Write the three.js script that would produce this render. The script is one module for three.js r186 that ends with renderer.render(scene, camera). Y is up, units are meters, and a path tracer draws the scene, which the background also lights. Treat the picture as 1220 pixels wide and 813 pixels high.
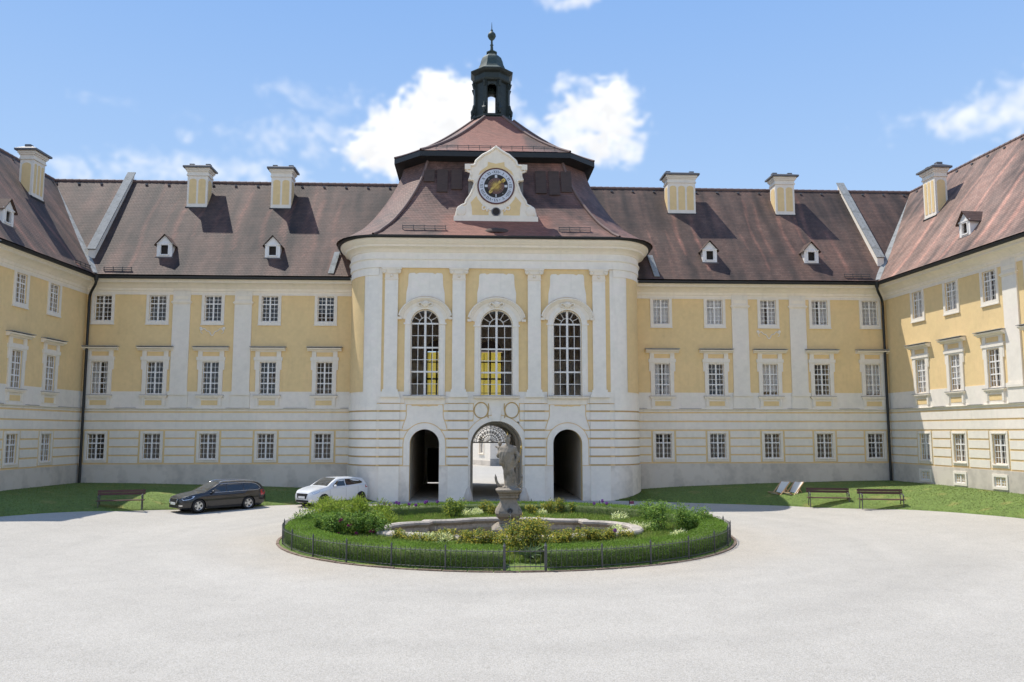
import * as THREE from 'three';
import { mergeGeometries, mergeVertices, toCreasedNormals } from 'three/addons/utils/BufferGeometryUtils.js';
import { MarchingCubes } from 'three/addons/objects/MarchingCubes.js';
import { Brush, Evaluator, SUBTRACTION } from 'three-bvh-csg';

// ------------------------------------------------------------ camera, sky, sun, exposure
const scene = new THREE.Scene();
const YAW = THREE.MathUtils.degToRad(2.8), PITCH = Math.atan(108.5 / 985);
const CAM = new THREE.Vector3(-1.3, 3.7, 46);
const camera = new THREE.PerspectiveCamera(2 * Math.atan(406.5 / 985) * 180 / Math.PI, 1220 / 813, 0.1, 2000);
camera.rotation.order = 'YXZ';
camera.rotation.set(PITCH, -YAW, 0);
camera.position.copy(CAM);
scene.add(camera);
const FW = new THREE.Vector3(Math.sin(YAW) * Math.cos(PITCH), Math.sin(PITCH), -Math.cos(YAW) * Math.cos(PITCH));
const RT = new THREE.Vector3(Math.cos(YAW), 0, Math.sin(YAW));
const UP = new THREE.Vector3().crossVectors(RT, FW);
// direction of a photograph pixel (1220 x 813)
const rayOf = (u, v) => FW.clone().addScaledVector(RT, (u - 610) / 985).addScaledVector(UP, (406.5 - v) / 985);

const renderer = new THREE.WebGLRenderer({ antialias: true });
renderer.toneMapping = THREE.LinearToneMapping;
renderer.toneMappingExposure = 1.05;
renderer.shadowMap.enabled = true;

const SUN = new THREE.Vector3(-0.41, 1, -0.29).normalize();
const sun = new THREE.DirectionalLight(new THREE.Color().setRGB(1, 0.95, 0.87), 5.0);
sun.position.copy(SUN).multiplyScalar(120);
sun.castShadow = true;
sun.shadow.radius = 1;
sun.shadow.mapSize.set(4096, 4096);
Object.assign(sun.shadow.camera, { left: -50, right: 50, top: 50, bottom: -50, near: 10, far: 260 });
scene.add(sun, sun.target);

// ------------------------------------------------------------ numbers
function mulberry(a) { return () => { a |= 0; a = a + 0x6D2B79F5 | 0; let t = Math.imul(a ^ a >>> 15, 1 | a); t = t + Math.imul(t ^ t >>> 7, 61 | t) ^ t; return ((t ^ t >>> 14) >>> 0) / 4294967296; }; }
const rnd = mulberry(20417);
const R = (a, b) => a + (b - a) * rnd();
const lerp = (a, b, t) => a + (b - a) * t;
const clamp = (x, a = 0, b = 1) => Math.min(b, Math.max(a, x));
const smooth = (a, b, x) => { const t = clamp((x - a) / (b - a)); return t * t * (3 - 2 * t); };
const HASH = new Float32Array(65536); { const r = mulberry(991); for (let i = 0; i < 65536; i++) HASH[i] = r(); }
const hsh = (x, y, s) => HASH[((x * 73856093) ^ (y * 19349663) ^ (s * 83492791)) & 65535];
function vnoise(x, y, px, py, s = 0) {   // periodic value noise
  const xi = Math.floor(x), yi = Math.floor(y); let fx = x - xi, fy = y - yi; fx = fx * fx * (3 - 2 * fx); fy = fy * fy * (3 - 2 * fy);
  const m = (a, p) => p ? ((a % p) + p) % p : a;
  const x0 = m(xi, px), x1 = m(xi + 1, px), y0 = m(yi, py), y1 = m(yi + 1, py);
  return lerp(lerp(hsh(x0, y0, s), hsh(x1, y0, s), fx), lerp(hsh(x0, y1, s), hsh(x1, y1, s), fx), fy);
}
function fbm(x, y, p, o = 4, s = 0) { let a = 0.5, t = 0, n = 0; for (let i = 0; i < o; i++) { t += a * vnoise(x, y, p, p, s + i); n += a; a *= 0.5; x *= 2; y *= 2; if (p) p *= 2; } return t / n; }
function table(pts) { return x => { if (x <= pts[0][0]) return pts[0][1]; for (let i = 1; i < pts.length; i++) if (x <= pts[i][0]) return lerp(pts[i - 1][1], pts[i][1], (x - pts[i - 1][0]) / (pts[i][0] - pts[i - 1][0])); return pts[pts.length - 1][1]; }; }

// ------------------------------------------------------------ the sky (air and clouds)
{
  const W = 2048, H = 1024, d = new Float32Array(W * H * 4);
  const azel = (u, v) => { const r = rayOf(u, v).normalize(); return [Math.atan2(r.x, -r.z), Math.asin(r.y)]; };
  const puffs = [];   // azimuth, elevation, radii, strength, softness
  const px = (u, v, ru, rv, k, soft) => { const [a, e] = azel(u, v); puffs.push([a, e, ru / 985, rv / 985, k, soft]); };
  px(505, 165, 82, 50, 1.25, 0.18); px(530, 125, 46, 34, 1.2, 0.15); px(455, 175, 44, 30, 1.1, 0.2); px(560, 150, 60, 60, 1.0, 0.3);
  px(710, 145, 52, 46, 0.98, 0.3); px(725, 120, 34, 26, 1.02, 0.22); px(660, 160, 40, 34, 0.85, 0.5); px(735, 175, 32, 22, 0.9, 0.5);
  px(350, 168, 115, 26, 0.6, 0.9); px(250, 203, 105, 20, 0.76, 0.7); px(222, 162, 13, 8, 0.72, 0.5); px(375, 118, 60, 20, 0.5, 1);
  px(1160, 142, 115, 20, 0.76, 0.75); px(1250, 120, 90, 34, 0.85, 0.6); px(668, 0, 46, 12, 0.9, 0.5); px(1178, 188, 15, 7, 0.85, 0.5); px(80, 205, 60, 14, 0.7, 0.8);
  px(120, 118, 30, 6, 0.45, 1);
  const r2 = mulberry(5);
  for (let i = 0; i < 64; i++) {   // fair-weather clouds all round, extra ones added out of view to whiten the fill
    const a = 0.75 + r2() * (2 * Math.PI - 1.5), e = 0.1 + Math.pow(r2(), 1.6) * 0.8, w = 0.06 + r2() * 0.11;
    puffs.push([a > Math.PI ? a - 2 * Math.PI : a, e, w, w * (0.35 + r2() * 0.3), 0.9 + r2() * 0.3, 0.2 + r2() * 0.5]);
  }
  for (let j = 0; j < H; j++) {
    const el = (j + 0.5) / H * Math.PI - Math.PI / 2, se = Math.max(0, Math.sin(el));
    for (let i = 0; i < W; i++) {
      const th = ((i + 0.5) / W - 0.5) * 2 * Math.PI;           // u = atan2(z, x)
      const x = Math.cos(th), z = Math.sin(th), az = Math.atan2(x, -z);
      const g = Math.pow(1 - se, 1.9);
      let c = [lerp(0.12, 0.62, g), lerp(0.32, 0.82, g), lerp(0.78, 1.02, g)];
      if (el < 0) c = [0.5, 0.52, 0.5];
      else {
        let m = 0, low = 0;
        for (const p of puffs) {
          let da = az - p[0]; if (da > Math.PI) da -= 2 * Math.PI; if (da < -Math.PI) da += 2 * Math.PI;
          da *= Math.cos(p[1]);
          const de = el - p[1], q = (da / p[2]) ** 2 + (de / p[3]) ** 2;
          if (q > 3) continue;
          const nx = da * 22 + p[0] * 40, ny = de * 30 + p[1] * 50, wx = fbm(nx * 0.8 + 7, ny * 0.8, 0, 3, 17) - 0.5;
          const bil = 1 - Math.abs(2 * fbm(nx * 1.5 + 2 * wx, ny * 1.5 - 2 * wx, 0, 4, 3) - 1), fine = fbm(nx * 5 + 3 * wx, ny * 5, 0, 5, 9) - 0.5;
          const k = (1 - q * 0.6) * p[4] + (bil - 0.78) * 1.1 + fine * 0.75 + wx * 0.9;
          const t = smooth(0.22, 0.7 + 0.9 * p[5], k) * Math.min(1, p[4]);
          if (t > m) { m = t; low = clamp(0.45 - de / p[3] * 0.35 + 2.2 * (fbm(nx * 1.7 + 5, ny * 1.9, 0, 4, 13) - 0.5)); }
        }
        if (m > 0) {
          const sh = 0.97 - 0.17 * low * m;
          c = [lerp(c[0], 1.12 * sh, m), lerp(c[1], 1.13 * sh, m), lerp(c[2], 1.15 * sh, m)];
        }
      }
      const o = (j * W + i) * 4; d[o] = c[0]; d[o + 1] = c[1]; d[o + 2] = c[2]; d[o + 3] = 1;
    }
  }
  const t = new THREE.DataTexture(d, W, H, THREE.RGBAFormat, THREE.FloatType);
  t.mapping = THREE.EquirectangularReflectionMapping; t.magFilter = t.minFilter = THREE.LinearFilter; t.wrapS = THREE.RepeatWrapping; t.needsUpdate = true;
  scene.background = t; scene.environment = t;
}

// ------------------------------------------------------------ textures and materials
const toS = x => Math.round(255 * clamp(x <= 0.0031308 ? 12.92 * x : 1.055 * Math.pow(x, 1 / 2.4) - 0.055));
function colourMap(n, metres, fn) {
  const d = new Uint8Array(n * n * 4);
  for (let j = 0; j < n; j++) for (let i = 0; i < n; i++) { const c = fn(i / n, j / n), o = (j * n + i) * 4; d[o] = toS(c[0]); d[o + 1] = toS(c[1]); d[o + 2] = toS(c[2]); d[o + 3] = 255; }
  return finish(d, n, metres, true);
}
function greyMap(n, metres, fn) {
  const d = new Uint8Array(n * n * 4);
  for (let j = 0; j < n; j++) for (let i = 0; i < n; i++) { const c = Math.round(255 * clamp(fn(i / n, j / n))), o = (j * n + i) * 4; d[o] = d[o + 1] = d[o + 2] = c; d[o + 3] = 255; }
  return finish(d, n, metres, false);
}
function finish(d, n, metres, col) {
  const t = new THREE.DataTexture(d, n, n, THREE.RGBAFormat); t.wrapS = t.wrapT = THREE.RepeatWrapping; t.magFilter = THREE.LinearFilter; t.minFilter = THREE.LinearMipmapLinearFilter; t.generateMipmaps = true;
  if (col) t.colorSpace = THREE.SRGBColorSpace; const [a, b] = Array.isArray(metres) ? metres : [metres, metres]; t.repeat.set(1 / a, 1 / b); t.needsUpdate = true; return t;
}
const rgb = (r, g, b) => new THREE.Color().setRGB(r, g, b);
const std = (c, o = {}) => new THREE.MeshStandardMaterial({ color: c, roughness: 0.85, metalness: 0, ...o });
const phy = (c, o = {}) => new THREE.MeshPhysicalMaterial({ color: c, ...o });

const stuccoMap = colourMap(1024, 7, (u, v) => {
  const a = fbm(u * 5, v * 5, 5, 5, 1), b = fbm(u * 40, v * 40, 40, 3, 7), st = fbm(u * 34, v * 3, 34, 3, 11);
  const k = 0.90 + 0.14 * (a - 0.5) + 0.10 * (b - 0.5) - 0.03 * smooth(0.6, 0.75, st); return [k, k * (1 - 0.012 * (a > 0.5 ? 1 : 0)), k * (0.995 - 0.03 * (a - 0.5))];
});
const stuccoBump = greyMap(512, 1.6, (u, v) => 0.5 + 0.5 * (fbm(u * 24, v * 24, 24, 4, 21) - 0.5) + 0.3 * (fbm(u * 120, v * 120, 120, 2, 25) - 0.5));
const plinthMap = colourMap(1024, 9, (u, v) => {   // damp stains, salts, patches of repair
  const a = fbm(u * 6, v * 6, 6, 5, 31), b = fbm(u * 18, v * 9, 18, 4, 35), c = fbm(u * 60, v * 60, 60, 2, 37);
  const stain = smooth(0.52, 0.7, a) * 0.15 + smooth(0.58, 0.75, b) * 0.12;
  const k = 0.92 + 0.12 * (c - 0.5) - stain + 0.12 * smooth(0.4, 0.28, a); return [k, k * 0.995, k * (0.985 + 0.02 * stain)];
});
const ROWS = 28, COLS = 22;   // plain tiles: 4.2 m x 4.2 m holds 28 courses
const tileMap = colourMap(1024, 4.2, (u, v) => {
  const row = Math.floor(v * ROWS), fr = v * ROWS - row, cu = u * COLS + (row % 2) * 0.5, col = Math.floor(cu) % COLS, fc = cu - Math.floor(cu);
  const h = hsh(col + 3, row + 5, 41), h2 = hsh(col, row, 43), lich = smooth(0.52, 0.72, fbm(u * 9, v * 9, 9, 4, 45)), f = fbm(u * 90, v * 90, 90, 2, 47);
  let c = [0.9 + 0.28 * (h - 0.5), 0.86 + 0.26 * (h - 0.5) - 0.06 * h2, 0.84 + 0.26 * (h - 0.5) - 0.08 * h2];
  const gap = (fr < 0.1 ? 0.5 : 1) * (fc < 0.05 || fc > 0.95 ? 0.75 : 1);
  const g = 0.78 + 0.2 * f; c = c.map((x, i) => lerp(x, g * [0.84, 0.9, 0.9][i], 0.45 * lich) * gap * (0.9 + 0.2 * f)); return c;
});
const tileBump = greyMap(1024, 4.2, (u, v) => {
  const row = Math.floor(v * ROWS), fr = v * ROWS - row, cu = u * COLS + (row % 2) * 0.5, col = Math.floor(cu) % COLS, fc = cu - Math.floor(cu);
  return clamp(0.9 - 0.75 * fr + 0.16 * (hsh(col + 9, row + 2, 51) - 0.5) - (fc < 0.05 || fc > 0.95 ? 0.2 : 0) + 0.08 * (fbm(u * 120, v * 120, 120, 2, 55) - 0.5));
});
const gravelMap = colourMap(2048, 5.5, (u, v) => {
  const a = vnoise(u * 520, v * 520, 520, 520, 61), b = vnoise(u * 900, v * 900, 900, 900, 63), c = vnoise(u * 260, v * 260, 260, 260, 65), l = fbm(u * 10, v * 10, 10, 4, 67);
  const k = 0.86 + 0.32 * (a - 0.5) + 0.18 * (b - 0.5) + 0.26 * (c - 0.5) + 0.12 * (l - 0.5), w = hsh(Math.floor(u * 410), Math.floor(v * 410), 69);
  const s = w > 0.988 ? 0.8 : w > 0.97 ? 1.08 : 1; return [k * s * 1.01, k * s * 0.995, k * s * (0.96 + 0.04 * c)];
});
const gravelBump = greyMap(1024, 2.75, (u, v) => 0.5 + 0.7 * (vnoise(u * 260, v * 260, 260, 260, 61) - 0.5) + 0.4 * (vnoise(u * 130, v * 130, 130, 130, 71) - 0.5));
const grassMap = colourMap(1024, 6, (u, v) => {
  const a = fbm(u * 7, v * 7, 7, 5, 81), b = vnoise(u * 300, v * 300, 300, 300, 83), c = fbm(u * 60, v * 60, 60, 3, 85);
  const dry = smooth(0.6, 0.78, a); const k = 0.72 + 0.55 * (b - 0.5) + 0.4 * (c - 0.5) + 0.25 * (a - 0.5); return [k * lerp(0.82, 1.25, dry), k * lerp(0.95, 1.0, dry), k * lerp(0.7, 0.95, dry)];
});
const grassBump = greyMap(512, 1.5, (u, v) => vnoise(u * 130, v * 130, 130, 130, 87) * 0.6 + fbm(u * 30, v * 30, 30, 3, 89) * 0.4);
const stoneMap = colourMap(512, 1.4, (u, v) => {
  const a = fbm(u * 6, v * 6, 6, 5, 91), b = fbm(u * 50, v * 50, 50, 2, 93), l = smooth(0.56, 0.7, fbm(u * 12, v * 12, 12, 4, 95));
  const k = 0.8 + 0.35 * (a - 0.5) + 0.2 * (b - 0.5); return [k * lerp(1, 0.76, l), k * lerp(0.98, 0.75, l), k * lerp(0.94, 0.70, l)];
});
const stoneBump = greyMap(512, 1.4, (u, v) => fbm(u * 30, v * 30, 30, 4, 97));
const woodMap = colourMap(512, 1, (u, v) => { const a = fbm(u * 3, v * 60, 0, 3, 101); const k = 0.75 + 0.5 * (a - 0.5); return [k, k * 0.97, k * 0.94]; });

const M = {
  white: std(rgb(0.92, 0.845, 0.725), { map: stuccoMap, bumpMap: stuccoBump, bumpScale: 0.004, roughness: 0.9 }),
  brightWhite: std(rgb(0.99, 0.925, 0.81), { map: stuccoMap, bumpMap: stuccoBump, bumpScale: 0.004, roughness: 0.9 }),
  cream: std(rgb(0.98, 0.88, 0.72), { map: stuccoMap, bumpMap: stuccoBump, bumpScale: 0.003, roughness: 0.9 }),
  yellow: std(rgb(0.90, 0.665, 0.335), { map: stuccoMap, bumpMap: stuccoBump, bumpScale: 0.006, roughness: 0.92 }),
  ochre: std(rgb(0.62, 0.43, 0.19), { map: stuccoMap, roughness: 0.92 }),
  plinth: std(rgb(0.67, 0.60, 0.515), { map: plinthMap, bumpMap: stuccoBump, bumpScale: 0.006, roughness: 0.92 }),
  palePlinth: std(rgb(0.86, 0.79, 0.69), { map: plinthMap, bumpMap: stuccoBump, bumpScale: 0.006, roughness: 0.92 }),
  tile: std(rgb(0.106, 0.066, 0.050), { map: tileMap, bumpMap: tileBump, bumpScale: 0.022, roughness: 0.76, vertexColors: true }),
  newTile: std(rgb(0.225, 0.148, 0.117), { map: tileMap, bumpMap: tileBump, bumpScale: 0.022, roughness: 0.75, vertexColors: true }),
  redTile: std(rgb(0.185, 0.105, 0.082), { map: tileMap, bumpMap: tileBump, bumpScale: 0.022, roughness: 0.7, vertexColors: true }),
  ridge: std(rgb(0.17, 0.11, 0.092), { roughness: 0.7 }),
  paint: std(rgb(0.82, 0.79, 0.745), { roughness: 0.5 }),
  sill: std(rgb(0.42, 0.41, 0.40), { roughness: 0.6, map: stoneMap }),
  lead: std(rgb(0.16, 0.155, 0.155), { roughness: 0.55, metalness: 0.3 }),
  gutter: std(rgb(0.030, 0.032, 0.033), { roughness: 0.45, metalness: 0.5 }),
  zinc: std(rgb(0.36, 0.375, 0.375), { roughness: 0.85, metalness: 0.0, map: stoneMap }),
  copper: std(rgb(0.035, 0.048, 0.045), { roughness: 0.5, metalness: 0.3, map: stoneMap }),
  verdigris: std(rgb(0.055, 0.085, 0.076), { roughness: 0.6, metalness: 0.2, map: stoneMap }),
  dark_panel: std(rgb(0.10, 0.066, 0.052), { roughness: 0.85, map: woodMap }),
  darkwood: std(rgb(0.035, 0.028, 0.024), { roughness: 0.8, map: woodMap }),
  iron: std(rgb(0.10, 0.10, 0.098), { roughness: 0.65, metalness: 0.3 }),
  inside: std(rgb(0.80, 0.745, 0.66), { roughness: 0.95, map: stuccoMap }),
  plasterWall: std(rgb(0.80, 0.745, 0.66), { roughness: 0.95, map: stuccoMap }),
  boards: std(rgb(0.22, 0.14, 0.085), { roughness: 0.7, map: woodMap }),
  glass: phy(rgb(1, 1, 1), { transmission: 1, thickness: 0, roughness: 0.02, ior: 1.5 }),
  curtain: phy(rgb(0.8, 0.79, 0.77), { transmission: 0.35, thickness: 0, roughness: 1, side: THREE.DoubleSide }),
  blind: phy(rgb(0.97, 0.86, 0.34), { transmission: 0.6, thickness: 0, roughness: 1, side: THREE.DoubleSide }),
  stone: std(rgb(0.36, 0.31, 0.25), { map: stoneMap, bumpMap: stoneBump, bumpScale: 0.006, roughness: 0.9 }),
  rim: std(rgb(0.56, 0.50, 0.44), { map: stoneMap, bumpMap: stoneBump, bumpScale: 0.005, roughness: 0.85 }),
  gold: std(rgb(0.62, 0.43, 0.12), { metalness: 0.55, roughness: 0.45 }),
  gravel: std(rgb(0.475, 0.448, 0.395), { map: gravelMap, bumpMap: gravelBump, bumpScale: 0.008, roughness: 0.95, vertexColors: true }),
  grass: std(rgb(0.215, 0.27, 0.075), { map: grassMap, bumpMap: grassBump, bumpScale: 0.018, roughness: 0.95 }),
  soil: std(rgb(0.16, 0.11, 0.075), { map: grassMap, roughness: 1 }),
};

// ------------------------------------------------------------ mesh helpers
const taken = {};
function numbered(n) { const k = taken[n] = (taken[n] ?? -1) + 1; return k ? n + '_' + String(k).padStart(3, '0') : n; }
function tag(o, label, category, group, kind) { if (label) o.userData.label = label; if (category) o.userData.category = category; if (group) o.userData.group = group; if (kind) o.userData.kind = kind; return o; }
function plain(g) { let h = g.index ? g.toNonIndexed() : g; for (const k of Object.keys(h.attributes)) if (!['position', 'normal', 'uv', 'color'].includes(k)) h.deleteAttribute(k); if (!h.attributes.normal) h.computeVertexNormals(); if (!h.attributes.uv) h.setAttribute('uv', new THREE.Float32BufferAttribute(new Float32Array(h.attributes.position.count * 2), 2)); h.morphAttributes = {}; return h; }
function merge(list) { const l = list.map(plain); return l.length === 1 ? l[0] : mergeGeometries(l); }
function metreUV(g) {   // box mapping in metres, by the way each face points
  g = plain(g); const p = g.attributes.position, uv = g.attributes.uv, a = new THREE.Vector3(), b = new THREE.Vector3(), c = new THREE.Vector3();
  for (let i = 0; i < p.count; i += 3) {
    a.fromBufferAttribute(p, i); b.fromBufferAttribute(p, i + 1); c.fromBufferAttribute(p, i + 2); b.sub(a); c.sub(a); b.cross(c);
    const nx = Math.abs(b.x), ny = Math.abs(b.y), nz = Math.abs(b.z);
    for (let k = 0; k < 3; k++) { const x = p.getX(i + k), y = p.getY(i + k), z = p.getZ(i + k); if (ny >= nx && ny >= nz) uv.setXY(i + k, x, z); else if (nx > nz) uv.setXY(i + k, z, y); else uv.setXY(i + k, x, y); }
  }
  return g;
}
function part(name, geos, m, parent) { const g = Array.isArray(geos) ? metreUV(merge(geos)) : geos; const o = new THREE.Mesh(g, m); o.name = name; parent.add(o); return o; }
function thing(name, label, category, pos = [0, 0, 0], turn = 0, group) { const o = new THREE.Group(); o.name = numbered(name); o.position.set(...pos); o.rotation.y = turn; tag(o, label, category, group); scene.add(o); return o; }
function solid(name, geos, m, label, category, group, kind) { const o = part(numbered(name), geos, m, scene); return tag(o, label, category, group, kind); }
const bx = (x0, x1, y0, y1, z0, z1) => new THREE.BoxGeometry(x1 - x0, y1 - y0, z1 - z0).translate((x0 + x1) / 2, (y0 + y1) / 2, (z0 + z1) / 2);
const shapeOf = pts => new THREE.Shape(pts.map(p => new THREE.Vector2(p[0], p[1])));
const extr = (shape, z0, z1, bevel = 0, seg = 16) => new THREE.ExtrudeGeometry(shape, { depth: z1 - z0 - 2 * bevel, bevelEnabled: bevel > 0, bevelThickness: bevel, bevelSize: bevel, bevelOffset: -bevel, bevelSegments: 2, curveSegments: seg }).translate(0, 0, z0 + bevel);
const rectHole = (x0, x1, y0, y1) => new THREE.Path([[x0, y0], [x0, y1], [x1, y1], [x1, y0]].map(p => new THREE.Vector2(...p)));
function archPts(cx, half, y0, spring, n = 20, rise = 1) { const l = [[cx - half, y0]]; for (let i = 0; i <= n; i++) { const a = Math.PI * (1 - i / n); l.push([cx + half * Math.cos(a), spring + half * rise * Math.sin(a)]); } l.push([cx + half, y0]); return l; }
const archHole = (...a) => new THREE.Path(archPts(...a).map(p => new THREE.Vector2(...p)));
function tube(pts, r, seg = 24, rs = 6, closed = false) { return new THREE.TubeGeometry(new THREE.CatmullRomCurve3(pts.map(p => new THREE.Vector3(...p)), closed, 'centripetal'), seg, r, rs, closed); }
function bar(a, b, r, rs = 6) { const A = new THREE.Vector3(...a), B = new THREE.Vector3(...b), d = B.clone().sub(A), g = new THREE.CylinderGeometry(r, r, d.length(), rs); g.applyQuaternion(new THREE.Quaternion().setFromUnitVectors(new THREE.Vector3(0, 1, 0), d.normalize())); return g.translate((A.x + B.x) / 2, (A.y + B.y) / 2, (A.z + B.z) / 2); }
function beam(a, b, w, h) { const A = new THREE.Vector3(...a), B = new THREE.Vector3(...b), d = B.clone().sub(A), g = new THREE.BoxGeometry(w, h, d.length()); const m = new THREE.Matrix4().lookAt(B, A, new THREE.Vector3(0, 1, 0)); g.applyMatrix4(m); return g.translate((A.x + B.x) / 2, (A.y + B.y) / 2, (A.z + B.z) / 2); }
const lathe = (pts, seg = 24) => new THREE.LatheGeometry(pts.map(p => new THREE.Vector2(...p)), seg);
// quads from rows of points; uv in metres
function grid(rows, closed = false, crease = 0.7, colour) {
  const pos = [], uv = [], col = [], n = rows[0].length, V = rows.map(r => r.map(p => new THREE.Vector3(...p)));
  let v = 0; const vs = [0]; for (let j = 1; j < V.length; j++) { v += V[j][Math.floor(n / 2)].distanceTo(V[j - 1][Math.floor(n / 2)]); vs.push(v); }
  const us = V.map(r => { const l = [0]; for (let i = 1; i < n; i++) l.push(l[i - 1] + r[i].distanceTo(r[i - 1])); const h = l[n - 1] / 2; return l.map(x => x - h); });
  const put = (j, i) => { const p = V[j][i % n]; pos.push(p.x, p.y, p.z); uv.push(us[j][i], vs[j]); if (colour) col.push(...colour(p, us[j][i], vs[j])); };
  for (let j = 0; j + 1 < V.length; j++) for (let i = 0; i + 1 < n + (closed ? 1 : 0); i++) { const k = i + 1; put(j, i); put(j, k < n || !closed ? k : 0); put(j + 1, k < n || !closed ? k : 0); put(j, i); put(j + 1, k < n || !closed ? k : 0); put(j + 1, i); }
  let g = new THREE.BufferGeometry(); g.setAttribute('position', new THREE.Float32BufferAttribute(pos, 3)); g.setAttribute('uv', new THREE.Float32BufferAttribute(uv, 2));
  if (colour) g.setAttribute('color', new THREE.Float32BufferAttribute(col, 3));
  return toCreasedNormals(g, crease);
}
// moulding: a profile [out, height] run along a plan path [x, z, nx, nz]
function sweep(path, profile, crease = 0.6) { return grid(profile.map(([o, y]) => path.map(([x, z, nx, nz]) => [x + nx * o, y, z + nz * o])), false, crease); }
const straight = (x0, x1, z = 0) => [[x0, z, 0, 1], [x1, z, 0, 1]];
function sink(o) { o.traverse(m => { if (m.isMesh) { m.castShadow = m.receiveShadow = true; } }); }

// ------------------------------------------------------------ ground
const groundH = (x, z) => Math.max(0.17 * (1 - smooth(2.8, 9.5, z)), (x < 0 ? 0.42 : 0.32) * smooth(12.5, 20.5, Math.abs(x)) * smooth(30, 16, z)) + 0.012 * (fbm(x * 0.25, z * 0.25, 0, 3, 111) - 0.5) * smooth(0, 12, z);
const FC = [0, 15.6], FR = 7.95;   // centre and radius of the round bed
function onGround(u, v, lift = 0) { const r = rayOf(u, v); let y = 0, p; for (let i = 0; i < 12; i++) { p = CAM.clone().addScaledVector(r, (y - CAM.y) / r.y); y = groundH(p.x, p.z) + lift; } return p; }
const SPLAY = THREE.MathUtils.degToRad(2.5), CX = 22.45;   // the corner where the side wings start
// pairs along the lawn: foot of the wall [x, z, height] and edge of the gravel [x, z]
const lawnPairs = s => [[[6.05, 2.75, 0.19], [6.15, 2.95]], [[6.9, 2.35, 0.33], [7.0, 3.2]], [[7.6, 1.5, 0.47], [7.8, 3.5]], [[7.95, 0, 0.55], [8.5, 3.75]], [[10, -0.2, 0.68], [10, 4.3]], [[12.5, -0.2, 0.78], [12.6, 5.1]], [[15, -0.2, 0.86], [15, 6.1]], [[18, -0.2, 0.93], [16.6, 7.9]], [[20.5, -0.2, 0.98], [17.8, 9.0]], [[22.6, -0.2, 1.0], [18.8, 10.4]], [[22.8, 3, 1.02], [19.5, 11.8]], [[22.95, 6, 1.03], [20.1, 13.2]], [[23.1, 9.5, 1.0], [20.6, 15]], [[23.4, 16, 0.95], [21.2, 19]], [[23.9, 27, 0.9], [21.8, 28]]];
{
  const rows = []; let r = FR + 0.02;
  while (r < 700) { const row = []; for (let i = 0; i <= 300; i++) { const a = i / 300 * Math.PI * 2, x = FC[0] + r * Math.cos(a), z = FC[1] + r * Math.sin(a); row.push([x, groundH(x, z), z]); } rows.push(row); r += r < 40 ? 0.32 : r * 0.12; }
  const g = grid(rows, false, 3, (p) => {
    const d = Math.hypot(p.x - FC[0], p.z - FC[1]), a = Math.atan2(p.z - FC[1], p.x - FC[0]);
    const n = fbm(p.x * 0.35, p.z * 0.35, 0, 4, 121), track = fbm(d * 1.5 + 2 * n, a * 1.3, 0, 3, 123);
    const tan = smooth(3.2, 0, d - FR - 1.5 * (n - 0.5)) * (0.3 + 0.7 * n);     // sandier where the stone chips are swept away
    const k = 1 + 0.10 * (n - 0.5) + 0.2 * (track - 0.5) * smooth(26, 9, d);
    return [k * (1 + 0.01 * tan), k * (1 - 0.045 * tan), k * (1 - 0.12 * tan)];
  });
  const p = g.attributes.position, uv = g.attributes.uv; for (let i = 0; i < p.count; i++) uv.setXY(i, p.getX(i), p.getZ(i));
  solid('gravel_ground', g, M.gravel, 'pale gravel covering the courtyard round the flower bed', 'gravel', null, 'structure');
}
const lawns = {};
for (const s of [-1, 1]) {
  const P = lawnPairs(s), rows = [], cw = new THREE.CatmullRomCurve3(P.map(([w]) => new THREE.Vector3(s * w[0], w[2], w[1])), false, 'centripetal'), ce = new THREE.CatmullRomCurve3(P.map(([, e]) => new THREE.Vector3(s * e[0], 0, e[1])), false, 'centripetal');
  const at = (t, q) => { const n = P.length - 1, a = cw.getPoint(t), b = ce.getPoint(t); b.x += 0.1 * (fbm(t * 90, s, 0, 3, 131) - 0.5); b.y = groundH(b.x, b.z) + 0.03; const x = lerp(b.x, a.x, q), z = lerp(b.z, a.z, q); return [x, lerp(b.y, a.y, 1 - Math.pow(1 - q, 3)) + 0.04 * (fbm(x * 0.7, z * 0.7, 0, 3, 113) - 0.5) * Math.sin(q * Math.PI), z]; };
  lawns[s] = at;
  for (let j = 0; j <= 36; j++) { const row = []; for (let i = 0; i <= 150; i++) row.push(at(i / 150, j / 36)); rows.push(row); }
  rows.unshift(rows[0].map(([x, y, z]) => [x, groundH(x, z) - 0.02, z + 0.03]));
  const g = grid(rows, false, 2); const p = g.attributes.position, uv = g.attributes.uv; for (let i = 0; i < p.count; i++) uv.setXY(i, p.getX(i), p.getZ(i));
  solid('lawn', g, M.grass, s < 0 ? 'mown lawn along the wing behind the two parked cars' : 'mown lawn along the wing with the deck chairs', 'lawn', null, 'structure');
}

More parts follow.
